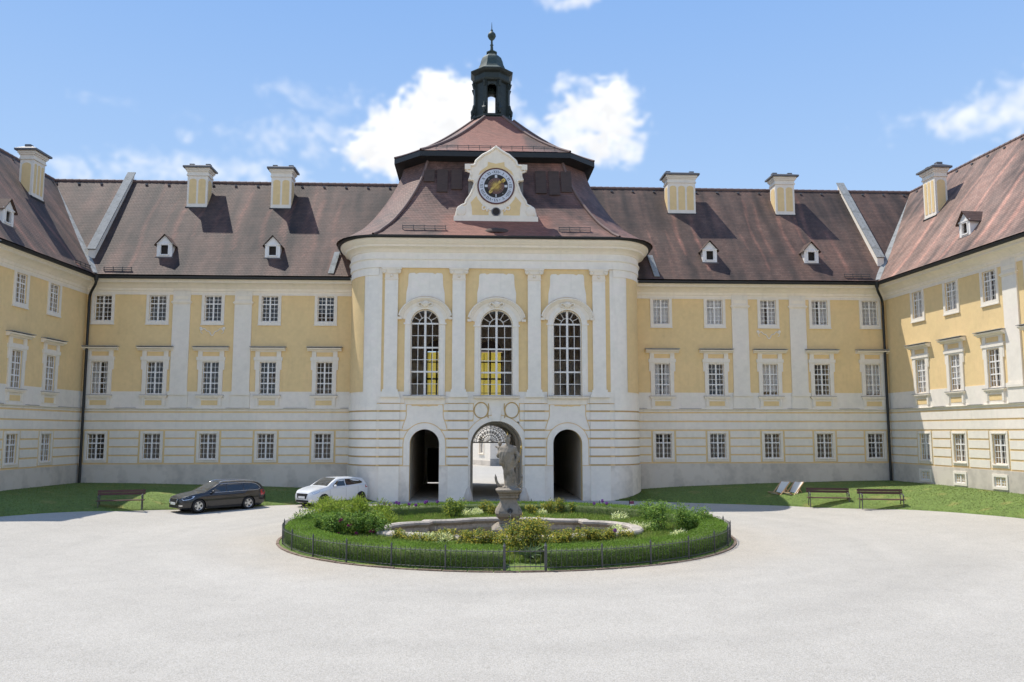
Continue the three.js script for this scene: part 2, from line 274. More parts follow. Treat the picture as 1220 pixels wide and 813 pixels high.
// ------------------------------------------------------------ windows
const PANE_MATS = [M.glass];
function windowFrame(hw, y0, y1, z, cols, rowsList, depth = 0.05) {
  // rowsList: sashes from the bottom up: [y0, y1, rows]
  const g = [], e = 0.045;
  g.push(bx(-hw, -hw + e, y0, y1, z - depth, z), bx(hw - e, hw, y0, y1, z - depth, z), bx(-hw + e, hw - e, y0, y0 + e, z - depth, z), bx(-hw + e, hw - e, y1 - e, y1, z - depth, z));
  g.push(bx(-0.04, 0.04, y0 + e, y1 - e, z - depth, z + 0.012));
  rowsList.forEach(([a, b, r], i) => {
    if (i) g.push(bx(-hw + e, -0.04, a - 0.032, a + 0.032, z - depth, z + 0.008), bx(0.04, hw - e, a - 0.032, a + 0.032, z - depth, z + 0.008));
    for (let k = 1; k < r; k++) { const y = lerp(a, b, k / r); g.push(bx(-hw + e, -0.04, y - 0.013, y + 0.013, z - depth + 0.01, z - 0.006), bx(0.04, hw - e, y - 0.013, y + 0.013, z - depth + 0.01, z - 0.006)); }
  });
  for (const s of [-1, 1]) for (let k = 1; k < cols / 2; k++) { const x = s * lerp(0.04, hw - e, k / (cols / 2)); g.push(bx(x - 0.012, x + 0.012, y0 + e, y1 - e, z - depth + 0.012, z - 0.008)); }
  return g;
}
function paneGeo(x0, x1, y0, y1) { return metreUV(new THREE.PlaneGeometry(x1 - x0, y1 - y0)); }
const protos = {};
function buildWindow(kind) {
  const w = new THREE.Group(); w.name = 'window';
  const K = {
    upper: { hw: 0.46, y0: 9.78, y1: 11.20, sash: [[9.78, 10.75, 4], [10.75, 11.20, 2]] },
    middle: { hw: 0.445, y0: 5.76, y1: 7.54, sash: [[5.76, 6.36, 2], [6.36, 6.95, 2], [6.95, 7.54, 2]] },
    ground: { hw: 0.455, y0: 2.24, y1: 3.62, sash: [[2.24, 3.1, 3], [3.1, 3.62, 2]] },
    basement: { hw: 0.40, y0: 1.22, y1: 1.66, sash: [[1.22, 1.66, 3]] },
  }[kind];
  const { hw, y0, y1, sash } = K;
  const sur = [];
  if (kind === 'upper') { sur.push(bx(-0.62, -hw, 9.62, 11.24, 0, 0.05), bx(hw, 0.62, 9.62, 11.24, 0, 0.05), bx(-hw, hw, 9.62, y0, 0, 0.05), bx(-hw, hw, y1, 11.24, 0, 0.05), bx(-0.64, 0.64, 9.56, 9.62, 0, 0.075)); }
  if (kind === 'middle') {
    sur.push(bx(-0.66, -hw, 5.1, 7.62, 0, 0.06), bx(hw, 0.66, 5.1, 7.62, 0, 0.06), bx(-hw, hw, y1, 7.62, 0, 0.06), bx(-0.78, 0.78, 7.62, 7.80, 0, 0.09));
    sur.push(bx(-0.74, -0.66, 7.1, 7.62, 0, 0.05), bx(0.66, 0.74, 7.1, 7.62, 0, 0.05));
    sur.push(bx(-0.70, -0.46, 7.8, 8.14, 0, 0.07), bx(0.46, 0.70, 7.8, 8.14, 0, 0.07), bx(-0.46, 0.46, 8.08, 8.14, 0, 0.05), bx(-0.46, 0.46, 7.8, 7.84, 0, 0.05));
    sur.push(bx(-0.66, 0.66, 4.97, 5.12, 0, 0.05), bx(-hw, hw, 5.12, y0, 0, 0.028));
    sur.push(bx(-0.62, -0.5, 5.12, 5.6, 0.06, 0.1), bx(0.5, 0.62, 5.12, 5.6, 0.06, 0.1));
    part('pediment', [extr(shapeOf([[0, 8.14], [0.12, 8.14], [0.16, 8.2], [0.28, 8.24], [0.30, 8.30], [0, 8.36]]), -0.94, 0.94).rotateY(-Math.PI / 2)], M.cream, w);
    part('pediment_flashing', [bx(-0.98, 0.98, 8.345, 8.375, 0, 0.33)], M.sill, w);
    part('panel', [bx(-0.44, 0.44, 7.84, 8.08, 0, 0.02)], M.yellow, w);
    part('panel', [bx(-0.485, 0.485, 5.16, 5.42, 0.028, 0.045)], M.yellow, w);
    part('sill', [bx(-0.74, 0.74, 5.63, 5.69, 0, 0.16), bx(-0.70, 0.70, 5.56, 5.63, 0, 0.12)], M.cream, w);
    part('sill_flashing', [bx(-0.75, 0.75, 5.69, 5.706, 0, 0.17)], M.lead, w);
  }
  if (kind === 'ground') { sur.push(bx(-0.60, -hw, 2.06, 3.75, 0, 0.045), bx(hw, 0.60, 2.06, 3.75, 0, 0.045), bx(-hw, hw, 2.06, y0, 0, 0.045), bx(-hw, hw, y1, 3.75, 0, 0.045), bx(-0.5, 0.5, 3.62, 3.68, 0.045, 0.07), bx(-0.52, 0.52, 2.17, 2.22, 0.045, 0.09)); }
  if (kind === 'basement') { sur.push(bx(-0.52, -hw, 1.1, 1.78, 0.07, 0.11), bx(hw, 0.52, 1.1, 1.78, 0.07, 0.11), bx(-hw, hw, 1.1, y0, 0.07, 0.11), bx(-hw, hw, y1, 1.78, 0.07, 0.11)); }
  part('surround', sur, kind === 'middle' ? M.white : M.white, w);
  const z = kind === 'basement' ? 0.05 : -0.05;
  part('frame', windowFrame(hw, y0, y1, z, 4, sash), M.paint, w);
  for (const [a, b] of sash) for (const s of [-1, 1]) {
    const x0 = s < 0 ? -hw + 0.03 : 0.03, x1 = s < 0 ? -0.03 : hw - 0.03; const p = part('pane', paneGeo(x0, x1, a + 0.02, b - 0.02), M.glass, w); p.position.set((x0 + x1) / 2, (a + b) / 2, z - 0.03);
  }
  const jam = [bx(-hw - 0.02, hw + 0.02, y0 - 0.02, y0 - 0.002, -0.4, z - 0.05)]; part('inner_sill', jam, M.paint, w);
  w.userData.spec = K; return w;
}
// curtain: folded sheet
function curtainGeo(x0, x1, y0, y1, z, seed) { const rows = []; for (let j = 0; j < 2; j++) { const row = []; for (let i = 0; i <= 24; i++) { const x = lerp(x0, x1, i / 24); row.push([x, j ? y1 : y0, z + 0.025 * Math.sin(x * 42 + seed) + 0.012 * Math.sin(x * 17 + seed * 2)]); } rows.push(row); } return grid(rows, false, 2); }
function addWindow(parent, kind, x, cur) {
  const p = protos[kind] ??= buildWindow(kind), w = p.clone(); w.userData = {}; w.position.x = x; parent.add(w);
  const K = p.userData.spec;
  w.children.forEach(c => { if (c.name === 'pane') { c.rotation.x = R(-0.006, 0.006); c.rotation.y = R(-0.012, 0.012); } });
  if (cur && kind !== 'basement') {
    const h = cur > 1 ? K.y0 : lerp(K.y0, K.y1, R(0, 0.25)), sd = R(0, 6);
    if (rnd() < 0.75) part('curtain', curtainGeo(-K.hw, K.hw, h, K.y1, -0.22, sd), M.curtain, w);
    else { part('curtain', curtainGeo(-K.hw, -K.hw * R(0.1, 0.5), K.y0, K.y1, -0.22, sd), M.curtain, w); part('curtain', curtainGeo(K.hw * R(0.1, 0.5), K.hw, K.y0, K.y1, -0.22, sd), M.curtain, w); }
  }
  return w;
}

// ------------------------------------------------------------ wings
const EY = 12.1, EZ = 0.75, RY = 19.1, RZ = -4.7, ROOFK = (RY - EY) / (EZ - RZ);
const roofColour = (seed, streaks = []) => (p, u, v) => {
  const n = fbm(u * 0.35 + seed * 7, v * 0.3, 0, 4, 141 + seed), st = fbm(u * 2.6 + seed, v * 0.14, 0, 4, 145), f = fbm(u * 2.2, v * 2.2, 0, 3, 149);
  let r = 0.95 + 1.2 * (n - 0.5) + 1.7 * (st - 0.5) + 0.8 * (f - 0.5), g = r * (1.0 - 0.2 * (st - 0.45)), b = r * (0.98 - 0.25 * (st - 0.45));
  for (const [x, w, v0, v1, k] of streaks) { const t = smooth(w, w * 0.2, Math.abs(u - x - 0.12 * Math.sin(v))) * smooth(v1 + 0.4, v1, v) * smooth(v0 - 0.2, v0, v) * k * (0.5 + f); r += 1.3 * t; g += 0.85 * t; b += 0.75 * t; }   // washed clean below metal
  return [Math.max(0.3, r), Math.max(0.3, g), Math.max(0.3, b)];
};
function roofSlope(x0f, x1f, back, seed, streaks) {   // v counts from the eaves; x0f/x1f give the ends at height t
  const rows = []; const nx = 240;
  for (let j = 0; j <= 24; j++) { const t = j / 24, kick = 0.16 * Math.pow(1 - t, 8), row = []; const z = lerp(EZ, RZ, t), y = lerp(EY, RY, t) - kick * 0.2 + kick; for (let i = 0; i <= nx; i++) { const x = lerp(x0f(t), x1f(t), i / nx); row.push([x, y + 0.025 * (fbm(x * 0.5, t * 4, 0, 2, 151 + seed) - 0.5), back ? 2 * RZ - z : z]); } rows.push(row); }
  const ux = lerp(x0f(0), x1f(0), 0.5); const c = roofColour(seed, streaks.map(([x, ...q]) => [x, ...q]));
  const g = grid(rows, false, 0.5, (p, u, v) => c(p, p.x, v)); const P = g.attributes.position, uv = g.attributes.uv; for (let i = 0; i < P.count; i++) uv.setXY(i, P.getX(i), uv.getY(i)); return g;
}
const corniceProfile = (y0, out) => [[0, y0], [0.03, y0], [0.03, y0 + 0.07], [0.07, y0 + 0.1], [0.07, y0 + 0.24], [0.12, y0 + 0.27], [0.16, y0 + 0.33], [0.24, y0 + 0.40], [0.36, y0 + 0.47], [out - 0.14, y0 + 0.49], [out - 0.14, y0 + 0.60], [out - 0.09, y0 + 0.62], [out - 0.04, y0 + 0.68], [out, y0 + 0.74], [out, y0 + 0.80], [0, y0 + 0.82]];
function pilaster(parent, x, z = 0, y0 = 5.9, y1 = 11.28, hw = 0.47) {
  const p = new THREE.Group(); p.name = 'pilaster'; p.position.set(x, 0, z); parent.add(p);
  part('shaft', [bx(-hw, hw, y0 + 0.02, y1 - 0.55, 0, 0.07), bx(-hw, hw, y1 - 0.38, y1 + 0.2, 0, 0.07)], M.white, p);
  part('capital', [bx(-hw - 0.04, hw + 0.04, y1 - 0.55, y1 - 0.49, 0, 0.10), bx(-hw - 0.08, hw + 0.08, y1 - 0.49, y1 - 0.42, 0, 0.14), bx(-hw - 0.03, hw + 0.03, y1 - 0.42, y1 - 0.38, 0, 0.10), bx(-hw + 0.12, hw - 0.12, y1 - 0.28, y1 - 0.1, 0.07, 0.09)], M.cream, p);
  part('base', [bx(-hw - 0.03, hw + 0.03, y0 - 0.08, y0 + 0.02, 0, 0.11), bx(-hw - 0.07, hw + 0.07, y0 - 0.2, y0 - 0.08, 0, 0.14), bx(-hw - 0.05, hw + 0.05, 4.98, y0 - 0.2, 0.02, 0.09)], M.white, p);
  return p;
}
const LINES = [4.78, 4.29, 3.80, 3.36, 2.90, 2.44, 1.99];   // yellow joints between the banded courses
function bands(parent, x0, x1, columns) {
  const G = 0.042, put = (a, b, y0, y1) => part('band', [bx(a, b, y0, y1, 0, 0.03)], M.white, parent);
  put(x0, x1, LINES[0] + G, 4.93); put(x0, x1, LINES[1] + G, LINES[0] - G); put(x0, x1, LINES[2] + G, LINES[1] - G);
  const edges = [x0]; for (const c of columns) edges.push(c - 0.665, c + 0.665); edges.push(x1);
  for (let k = 2; k < 6; k++) for (let i = 0; i < edges.length; i += 2) { const a = edges[i] + (i ? G : 0), b = edges[i + 1] - (i + 2 < edges.length ? G : 0); if (b - a > 0.05) put(a, b, LINES[k + 1] + G, LINES[k] - G); }
}
function swag(parent, x) {   // stucco scroll hanging below an upper window
  const pts = [[-0.62, 9.42], [-0.66, 9.34], [-0.58, 9.28], [-0.5, 9.36], [-0.42, 9.36], [-0.3, 9.24], [-0.16, 9.2], [-0.06, 9.02], [0, 8.98]];
  const l = []; for (const s of [-1, 1]) { l.push(tube(pts.map(([a, y]) => [s * a, y, 0.02]), 0.028, 30, 6)); l.push(new THREE.SphereGeometry(0.085, 12, 8).scale(1, 1, 0.5).translate(s * 0.62, 9.38, 0.02)); l.push(tube([[s * -0.62, 9.28, 0.02], [s * -0.6, 9.16, 0.02], [s * -0.52, 9.1, 0.02]], 0.02, 10, 5)); }
  part('stucco_scroll', l, M.white, parent).position.x = x;
}
function chimney(parent, x, z, base, top, hw, hd, panels, sidePanels) {   // z: front face
  const c = new THREE.Group(); c.name = 'chimney'; c.position.set(x, 0, z - hd); parent.add(c);
  const t = top - 0.34;
  part('stack', [bx(-hw, hw, base - 1.2, t - 0.5, -hd, hd)], M.white, c);
  part('moulding', [bx(-hw - 0.05, hw + 0.05, t - 0.5, t - 0.42, -hd - 0.05, hd + 0.05), bx(-hw - 0.02, hw + 0.02, t - 0.42, t - 0.24, -hd - 0.02, hd + 0.02), bx(-hw - 0.07, hw + 0.07, t - 0.24, t - 0.16, -hd - 0.07, hd + 0.07), bx(-hw - 0.12, hw + 0.12, t - 0.16, t, -hd - 0.12, hd + 0.12)], M.white, c);
  part('foot', [bx(-hw, hw, base - 1.2, base + 0.12, hd, hd + 0.03)], M.white, c);
  const W = hw + 0.24, D = hd + 0.24;
  const rows = [[[-W, t - 0.02, D], [W, t - 0.02, D], [W, t - 0.02, -D], [-W, t - 0.02, -D], [-W, t - 0.02, D]], [[-W, t + 0.07, D], [W, t + 0.07, D], [W, t + 0.07, -D], [-W, t + 0.07, -D], [-W, t + 0.07, D]], [[-hw + 0.1, t + 0.28, 0.12], [hw - 0.1, t + 0.28, 0.12], [hw - 0.1, t + 0.28, -0.12], [-hw + 0.1, t + 0.28, -0.12], [-hw + 0.1, t + 0.28, 0.12]]];
  part('cap', [grid(rows, false, 0.2), bx(-W, W, t - 0.03, t - 0.015, -D, D)], M.lead, c);
  for (const s of [-1, 1]) part('ridge_pot', [bx(s * (hw - 0.12) - 0.14, s * (hw - 0.12) + 0.14, t + 0.2, t + 0.34, -0.16, 0.16)], M.lead, c);
  const pan = (n, half, place) => { const w = (2 * half - 0.12 * (n + 1)) / n; for (let i = 0; i < n; i++) { const cx = -half + 0.12 + w / 2 + i * (w + 0.12); const p = part('panel', [extr(shapeOf(archPts(cx, w / 2, base + 0.26, t - 0.68 - w * 0.35, 12, 0.7)), 0, 0.014)], M.yellow, c); place(p); } };
  pan(panels, hw, p => p.position.z = hd);
  for (const s of [-1, 1]) pan(sidePanels, hd, p => { p.rotation.y = s * Math.PI / 2; p.position.x = s * hw; });
  part('flashing', [bx(-hw - 0.06, hw + 0.06, base - 0.35, base + 0.02, hd + 0.03, hd + 0.07), bx(-hw - 0.05, -hw, base - 1, base + 0.06, -hd, hd + 0.03), bx(hw, hw + 0.05, base - 1, base + 0.06, -hd, hd + 0.03)], M.gutter, c);
  return c;
}
function dormer(parent, x, z, y) {   // y, z: foot of the front on the roof
  const d = new THREE.Group(); d.name = 'dormer'; d.position.set(x, y, z); parent.add(d);
  const front = shapeOf([[-0.42, -0.05], [-0.42, 0.78], [0, 1.24], [0.42, 0.78], [0.42, -0.05]]); front.holes.push(rectHole(-0.2, 0.2, 0.16, 0.68));
  part('front', [extr(front, -0.08, 0)], M.paint, d);
  part('cheek', [bx(-0.42, -0.38, -0.3, 0.78, -1.1, -0.08)], M.paint, d); part('cheek', [bx(0.38, 0.42, -0.3, 0.78, -1.1, -0.08)], M.paint, d);
  part('moulding', [bx(-0.46, 0.46, 0.74, 0.80, 0, 0.05), bx(-0.26, -0.2, 0.1, 0.74, 0, 0.03), bx(0.2, 0.26, 0.1, 0.74, 0, 0.03), bx(-0.26, 0.26, 0.1, 0.16, 0, 0.04), bx(-0.2, 0.2, 0.68, 0.74, 0, 0.03)], M.paint, d);
  part('shutter', [bx(-0.2, 0.2, 0.16, 0.68, -0.2, -0.16)], M.darkwood, d);
  for (const s of [-1, 1]) { const g = grid([[[s * 0.54, 0.68, 0.12], [s * 0.54, 0.68, -1.3]], [[0, 1.30, 0.12], [0, 1.30, -1.3]]], false, 0.3, () => [0.9, 0.85, 0.82]); const g2 = grid([[[s * 0.54, 0.64, 0.12], [s * 0.54, 0.64, -1.3]], [[0, 1.26, 0.12], [0, 1.26, -1.3]]], false, 0.3, () => [0.9, 0.85, 0.82]); part('roof', mergeGeometries([plain(g), plain(g2)]), M.tile, d); }
  part('flashing', [bx(-0.5, 0.5, -0.1, -0.01, 0.0, 0.06)], M.lead, d);
  return d;
}
function snowGuard(parent, x0, x1, place) {
  const l = []; for (const y of [0.08, 0.2]) l.push(bx(x0, x1, y, y + 0.03, 0, 0.03)); const n = Math.round((x1 - x0) / 0.6); for (let i = 0; i <= n; i++) { const x = lerp(x0, x1 - 0.03, i / n); l.push(bx(x, x + 0.03, -0.06, 0.27, -0.03, 0)); }
  const o = part('snow_guard', l, M.iron, parent); place(o); return o;
}
const onRoof = t => [lerp(EY, RY, t), lerp(EZ, RZ, t)];
function makeWing(o) {
  const { g, x0, x1, cols, tile = M.tile, pils, roof0, roof1, seed, streaks = [], basements = [], curtains, scrolls = [], rx0, rx1 } = o;
  const wall = shapeOf([[x0, -0.6], [x0, 12.05], [x1, 12.05], [x1, -0.6]]);
  for (const c of cols) { wall.holes.push(rectHole(c - 0.46, c + 0.46, 9.78, 11.20), rectHole(c - 0.445, c + 0.445, 5.76, 7.54), rectHole(c - 0.455, c + 0.455, 2.24, 3.62)); }
  part('wall', [extr(wall, -0.45, 0)], M.yellow, g);
  part('rear_wall', [bx(x0, x1, -0.6, 12.05, -9.4, -9.0)], M.inside, g);
  for (const x of [x0, x1 - 0.3]) part('end_wall', [bx(x, x + 0.3, -0.6, 12.05, -9.0, -0.45)], M.inside, g);
  part('ceiling', [bx(x0 + 0.3, x1 - 0.3, 11.8, 12.0, -9.0, -0.45)], M.inside, g);
  for (const y of [8.4, 4.35]) part('floor', [bx(x0 + 0.3, x1 - 0.3, y, y + 0.25, -9.0, -0.45)], M.boards, g);
  part('partition_wall', [bx(x0 + 0.3, x1 - 0.3, -0.6, 11.8, -4.4, -4.2)], M.plasterWall, g);
  // plinth, with holes where cellar lights are
  const pl = shapeOf([[x0, -0.6], [x0, 1.95], [x1, 1.95], [x1, -0.6]]); for (const c of basements) pl.holes.push(rectHole(c - 0.40, c + 0.40, 1.22, 1.66));
  part('plinth', [extr(pl, 0, 0.07, 0), bx(x0, x1, 1.95, 1.958, 0, 0.05)], M.plinth, g);
  for (const c of basements) { addWindow(g, 'basement', c); }
  bands(g, x0, x1, cols);
  // smooth white dado with a thin ledge
  const ed = [x0]; for (const c of cols) ed.push(c - 0.66, c + 0.66); ed.push(x1);
  for (let i = 0; i < ed.length; i += 2) part('dado', [bx(ed[i], ed[i + 1], 4.97, 5.9, 0, 0.022)], M.white, g);
  part('string_course', [sweep(straight(x0, x1), [[0, 4.90], [0.05, 4.90], [0.09, 4.95], [0.11, 4.965], [0.11, 4.985], [0, 4.99]])], M.white, g);
  for (let i = 0; i < ed.length; i += 2) part('ledge_flashing', [bx(ed[i] + 0.25, ed[i + 1] - 0.25, 4.99, 5.004, 0, 0.125)], M.lead, g);
  part('frieze', [bx(x0, x1, 11.24, 11.36, 0, 0.03)], M.white, g);
  part('cornice', [sweep(straight(x0, x1), corniceProfile(11.36, 0.70))], M.cream, g);
  part('gutter', [sweep(straight(rx0 ?? x0, rx1 ?? x1), [[0.68, 12.12], [0.69, 12.02], [0.76, 11.99], [0.84, 12.03], [0.86, 12.14], [0.83, 12.14], [0.81, 12.06], [0.75, 12.03], [0.71, 12.12]])], M.gutter, g);
  for (const p of pils) pilaster(g, p);
  cols.forEach((c, i) => { for (const [k, kind] of ['upper', 'middle', 'ground'].entries()) addWindow(g, kind, c, curtains(i, k)); });
  for (const s of scrolls) swag(g, s);
  // roof
  const rf = part('roof', mergeGeometries([plain(roofSlope(roof0, roof1, false, seed, streaks)), plain(roofSlope(roof0, roof1, true, seed + 1, []))]), tile, g);
  const cap = []; const a = roof0(1), b = roof1(1), n = Math.round((b - a) / 0.42);
  for (let i = 0; i < n; i++) { const xx = lerp(a, b, i / n); cap.push(new THREE.CylinderGeometry(0.095, 0.115, (b - a) / n + 0.03, 8, 1, true, -Math.PI / 2, Math.PI).rotateZ(Math.PI / 2).translate(xx + (b - a) / n / 2, RY - 0.03, RZ)); }
  const rc = part('ridge_tiles', cap, M.ridge, rf);
  const [vy, vz] = onRoof(0.955); for (let x = a + 0.9; x < b - 0.5; x += 1.35) part('vent_tile', [bx(x - 0.07, x + 0.07, vy - 0.02, vy + 0.07, vz - 0.02, vz + 0.07)], M.lead, rf);
  return rf;
}
// ---- the two halves of the gate wing
const COLS_MAIN = [9.42, 12.5, 15.6, 18.6, 21.55], PILS_MAIN = [13.95, 17.3];
for (const s of [-1, 1]) {
  const ox = 15.1, g = thing('courtyard_wing', s < 0 ? 'yellow and white three-storey wing behind the two parked cars' : 'yellow and white three-storey wing behind the two deck chairs', 'building', [s * ox, 0, 0]);
  const L = x => s * x - s * ox;   // |X| to local x
  const inner = t => L(lerp(7.75, 5.2, smooth(0.12, 1, t) * 0.35 + 0.65 * clamp((t - 0.12) / 0.88))), outer = () => L(33);
  const ch = s < 0 ? [[12.83, 2], [17.8, 2]] : [[11.59, 3], [18.08, 2]];
  const streaks = []; for (const [x] of ch) streaks.push([L(x) - 0.55, 0.16, 2.5, 6.0, 0.8], [L(x) + 0.5, 0.14, 3.5, 6.0, 0.6]);
  for (const x of [9.3, 10.4, 11, 12.1, 14.9, 15.6, 16.2, 18.5, 19.1, 20.2]) streaks.push([L(x), R(0.08, 0.2), R(0, 3), R(4, 9), R(0.4, 0.8)]);
  makeWing({
    g, x0: Math.min(L(7.8), L(CX)), x1: Math.max(L(7.8), L(CX)), rx0: Math.min(L(8.0), L(CX - 0.72)), rx1: Math.max(L(8.0), L(CX - 0.72)), cols: COLS_MAIN.map(L).sort((a, b) => a - b), pils: PILS_MAIN.map(L), seed: s < 0 ? 1 : 5, streaks,
    roof0: s < 0 ? outer : inner, roof1: s < 0 ? inner : outer, scrolls: [L(15.6)],
    curtains: (i, k) => s > 0 ? (k === 0 ? 2 : rnd() < 0.55 ? 1 : 0) : (rnd() < 0.1 ? 1 : 0),
  });
  for (const [x, n] of ch) { const c = chimney(g, L(x), -3.15, 17.05, 19.85, n === 3 ? 0.86 : 0.60, 0.44, n, 1); }
  for (const x of s < 0 ? [18.5, 12.53] : [12.4, 18.38]) dormer(g, L(x), -0.28, 13.42);
  // fire wall breaking through the roof above the corner
  const fw = new THREE.Group(); fw.name = 'fire_wall'; g.add(fw);
  const prof = [[-0.15, 12.9], [-0.15, 13.75], [RZ - 0.15, RY + 0.55], [RZ - 0.15, RY - 1], [-1.5, 13.2]];
  const pg = extr(shapeOf(prof.map(([z, y]) => [z, y])), -0.19, 0.19).rotateY(-Math.PI / 2); pg.translate(L(22.42), 0, 0); part('masonry', [pg], M.white, fw);
  const dz = -0.15 - (RZ - 0.15), A = [L(22.42), 13.79, -0.1], B = [L(22.42), RY + 0.6, RZ - 0.2]; part('coping', [beam(A, B, 0.48, 0.06)], M.zinc, fw);
  // metal valley towards the side wing
  const vl = []; const a0 = [L(CX - 0.72), EY + 0.2, EZ - 0.03], b0 = [L(CX + 4.72), RY + 0.08, RZ + 0.04]; vl.push(beam(a0, b0, 0.3, 0.05)); part('valley_flashing', vl, M.zinc, g);
  part('flashing', [beam([L(9.1), EY + 0.3, 0.62], [L(8.95), EY + 1.75, -0.5], 0.32, 0.05)], M.zinc, g);
  // downpipe in the corner
  const px = L(CX - 0.22);
  part('downpipe', [tube([[L(CX - 0.8), 12.0, 0.8], [L(CX - 0.78), 11.75, 0.78], [L(CX - 0.3), 11.2, 0.3], [px, 10.9, 0.2], [px, 10.2, 0.19]], 0.075, 24, 8), tube([[px, 10.2, 0.19], [px, 5, 0.19], [px, 0.4, 0.19]], 0.075, 8, 8), new THREE.CylinderGeometry(0.16, 0.09, 0.3, 10).translate(L(CX - 0.8), 12.0, 0.8)], M.gutter, g);
  snowGuard(g, Math.min(L(19.9), L(21.4)), Math.max(L(19.9), L(21.4)), q => { q.position.set(0, EY + 0.32, EZ - 0.2); });
}
// ---- the side wings
for (const s of [-1, 1]) {
  const g = thing('side_wing', s < 0 ? 'yellow and white side wing in full shade beside the single bench' : 'sunlit yellow and white side wing with small cellar windows beside two benches', 'building', [s * CX, 0, 0], s < 0 ? Math.PI / 2 - SPLAY : -(Math.PI / 2 - SPLAY));
  const L = x => s > 0 ? x : -x; const far = s > 0 ? 26 : 9.2, back = -11;  // left wing cut short out of view, shaped to end its shadow early
  const cols = [3.25, 6.15, 9.05, 12.0, 14.9, 18.0, 21.0].filter(x => x < far).map(L).sort((a, b) => a - b);
  makeWing({
    g, x0: Math.min(0, L(far)), x1: Math.max(0, L(far)), rx0: Math.min(L(0.72), L(far)), rx1: Math.max(L(0.72), L(far)), cols, tile: s > 0 ? M.newTile : M.tile, pils: [10.45, 13.45].filter(x => x < far).map(L), seed: s < 0 ? 9 : 13,
    roof0: () => Math.min(L(back), L(far)), roof1: () => Math.max(L(back), L(far)), basements: s > 0 ? [3.25, 6.15, 9.05, 12.0] : [], scrolls: s > 0 ? [L(12)] : [],
    streaks: [[L(2.2), 0.25, 0, 4.4, 0.8], [L(4.2), 0.14, 0.5, 8, 0.6], [L(6.4), 0.2, 0, 7, 0.8], [L(8.8), 0.22, 0.5, 5, 0.8], [L(10.5), 0.3, 0.5, 6, 0.8]],
    curtains: (i, k) => s > 0 ? (k === 0 ? 2 : rnd() < 0.5 ? 1 : 0) : (rnd() < 0.08 ? 1 : 0),
  });
  chimney(g, L(s > 0 ? 1.55 : 1.0), s > 0 ? -2.1 : -2.5, s > 0 ? 15.75 : 16.3, s > 0 ? 18.85 : 19.2, 0.56, 0.36, 3, 1);
  dormer(g, L(s > 0 ? 7.3 : 7.25), -0.15, 13.25); if (s > 0) dormer(g, L(14.5), -0.15, 13.25);
  part('gable_wall', [extr(shapeOf([[0, 12.05], [-9.4, 12.05], [RZ, RY - 0.15]]), -0.3, 0).rotateY(-Math.PI / 2).translate(L(far) + (s < 0 ? 0 : 0), 0, 0)], M.white, g);
  if (s < 0) snowGuard(g, L(2.4), L(0.9), q => q.position.set(0, EY + 0.32, EZ - 0.2));
}

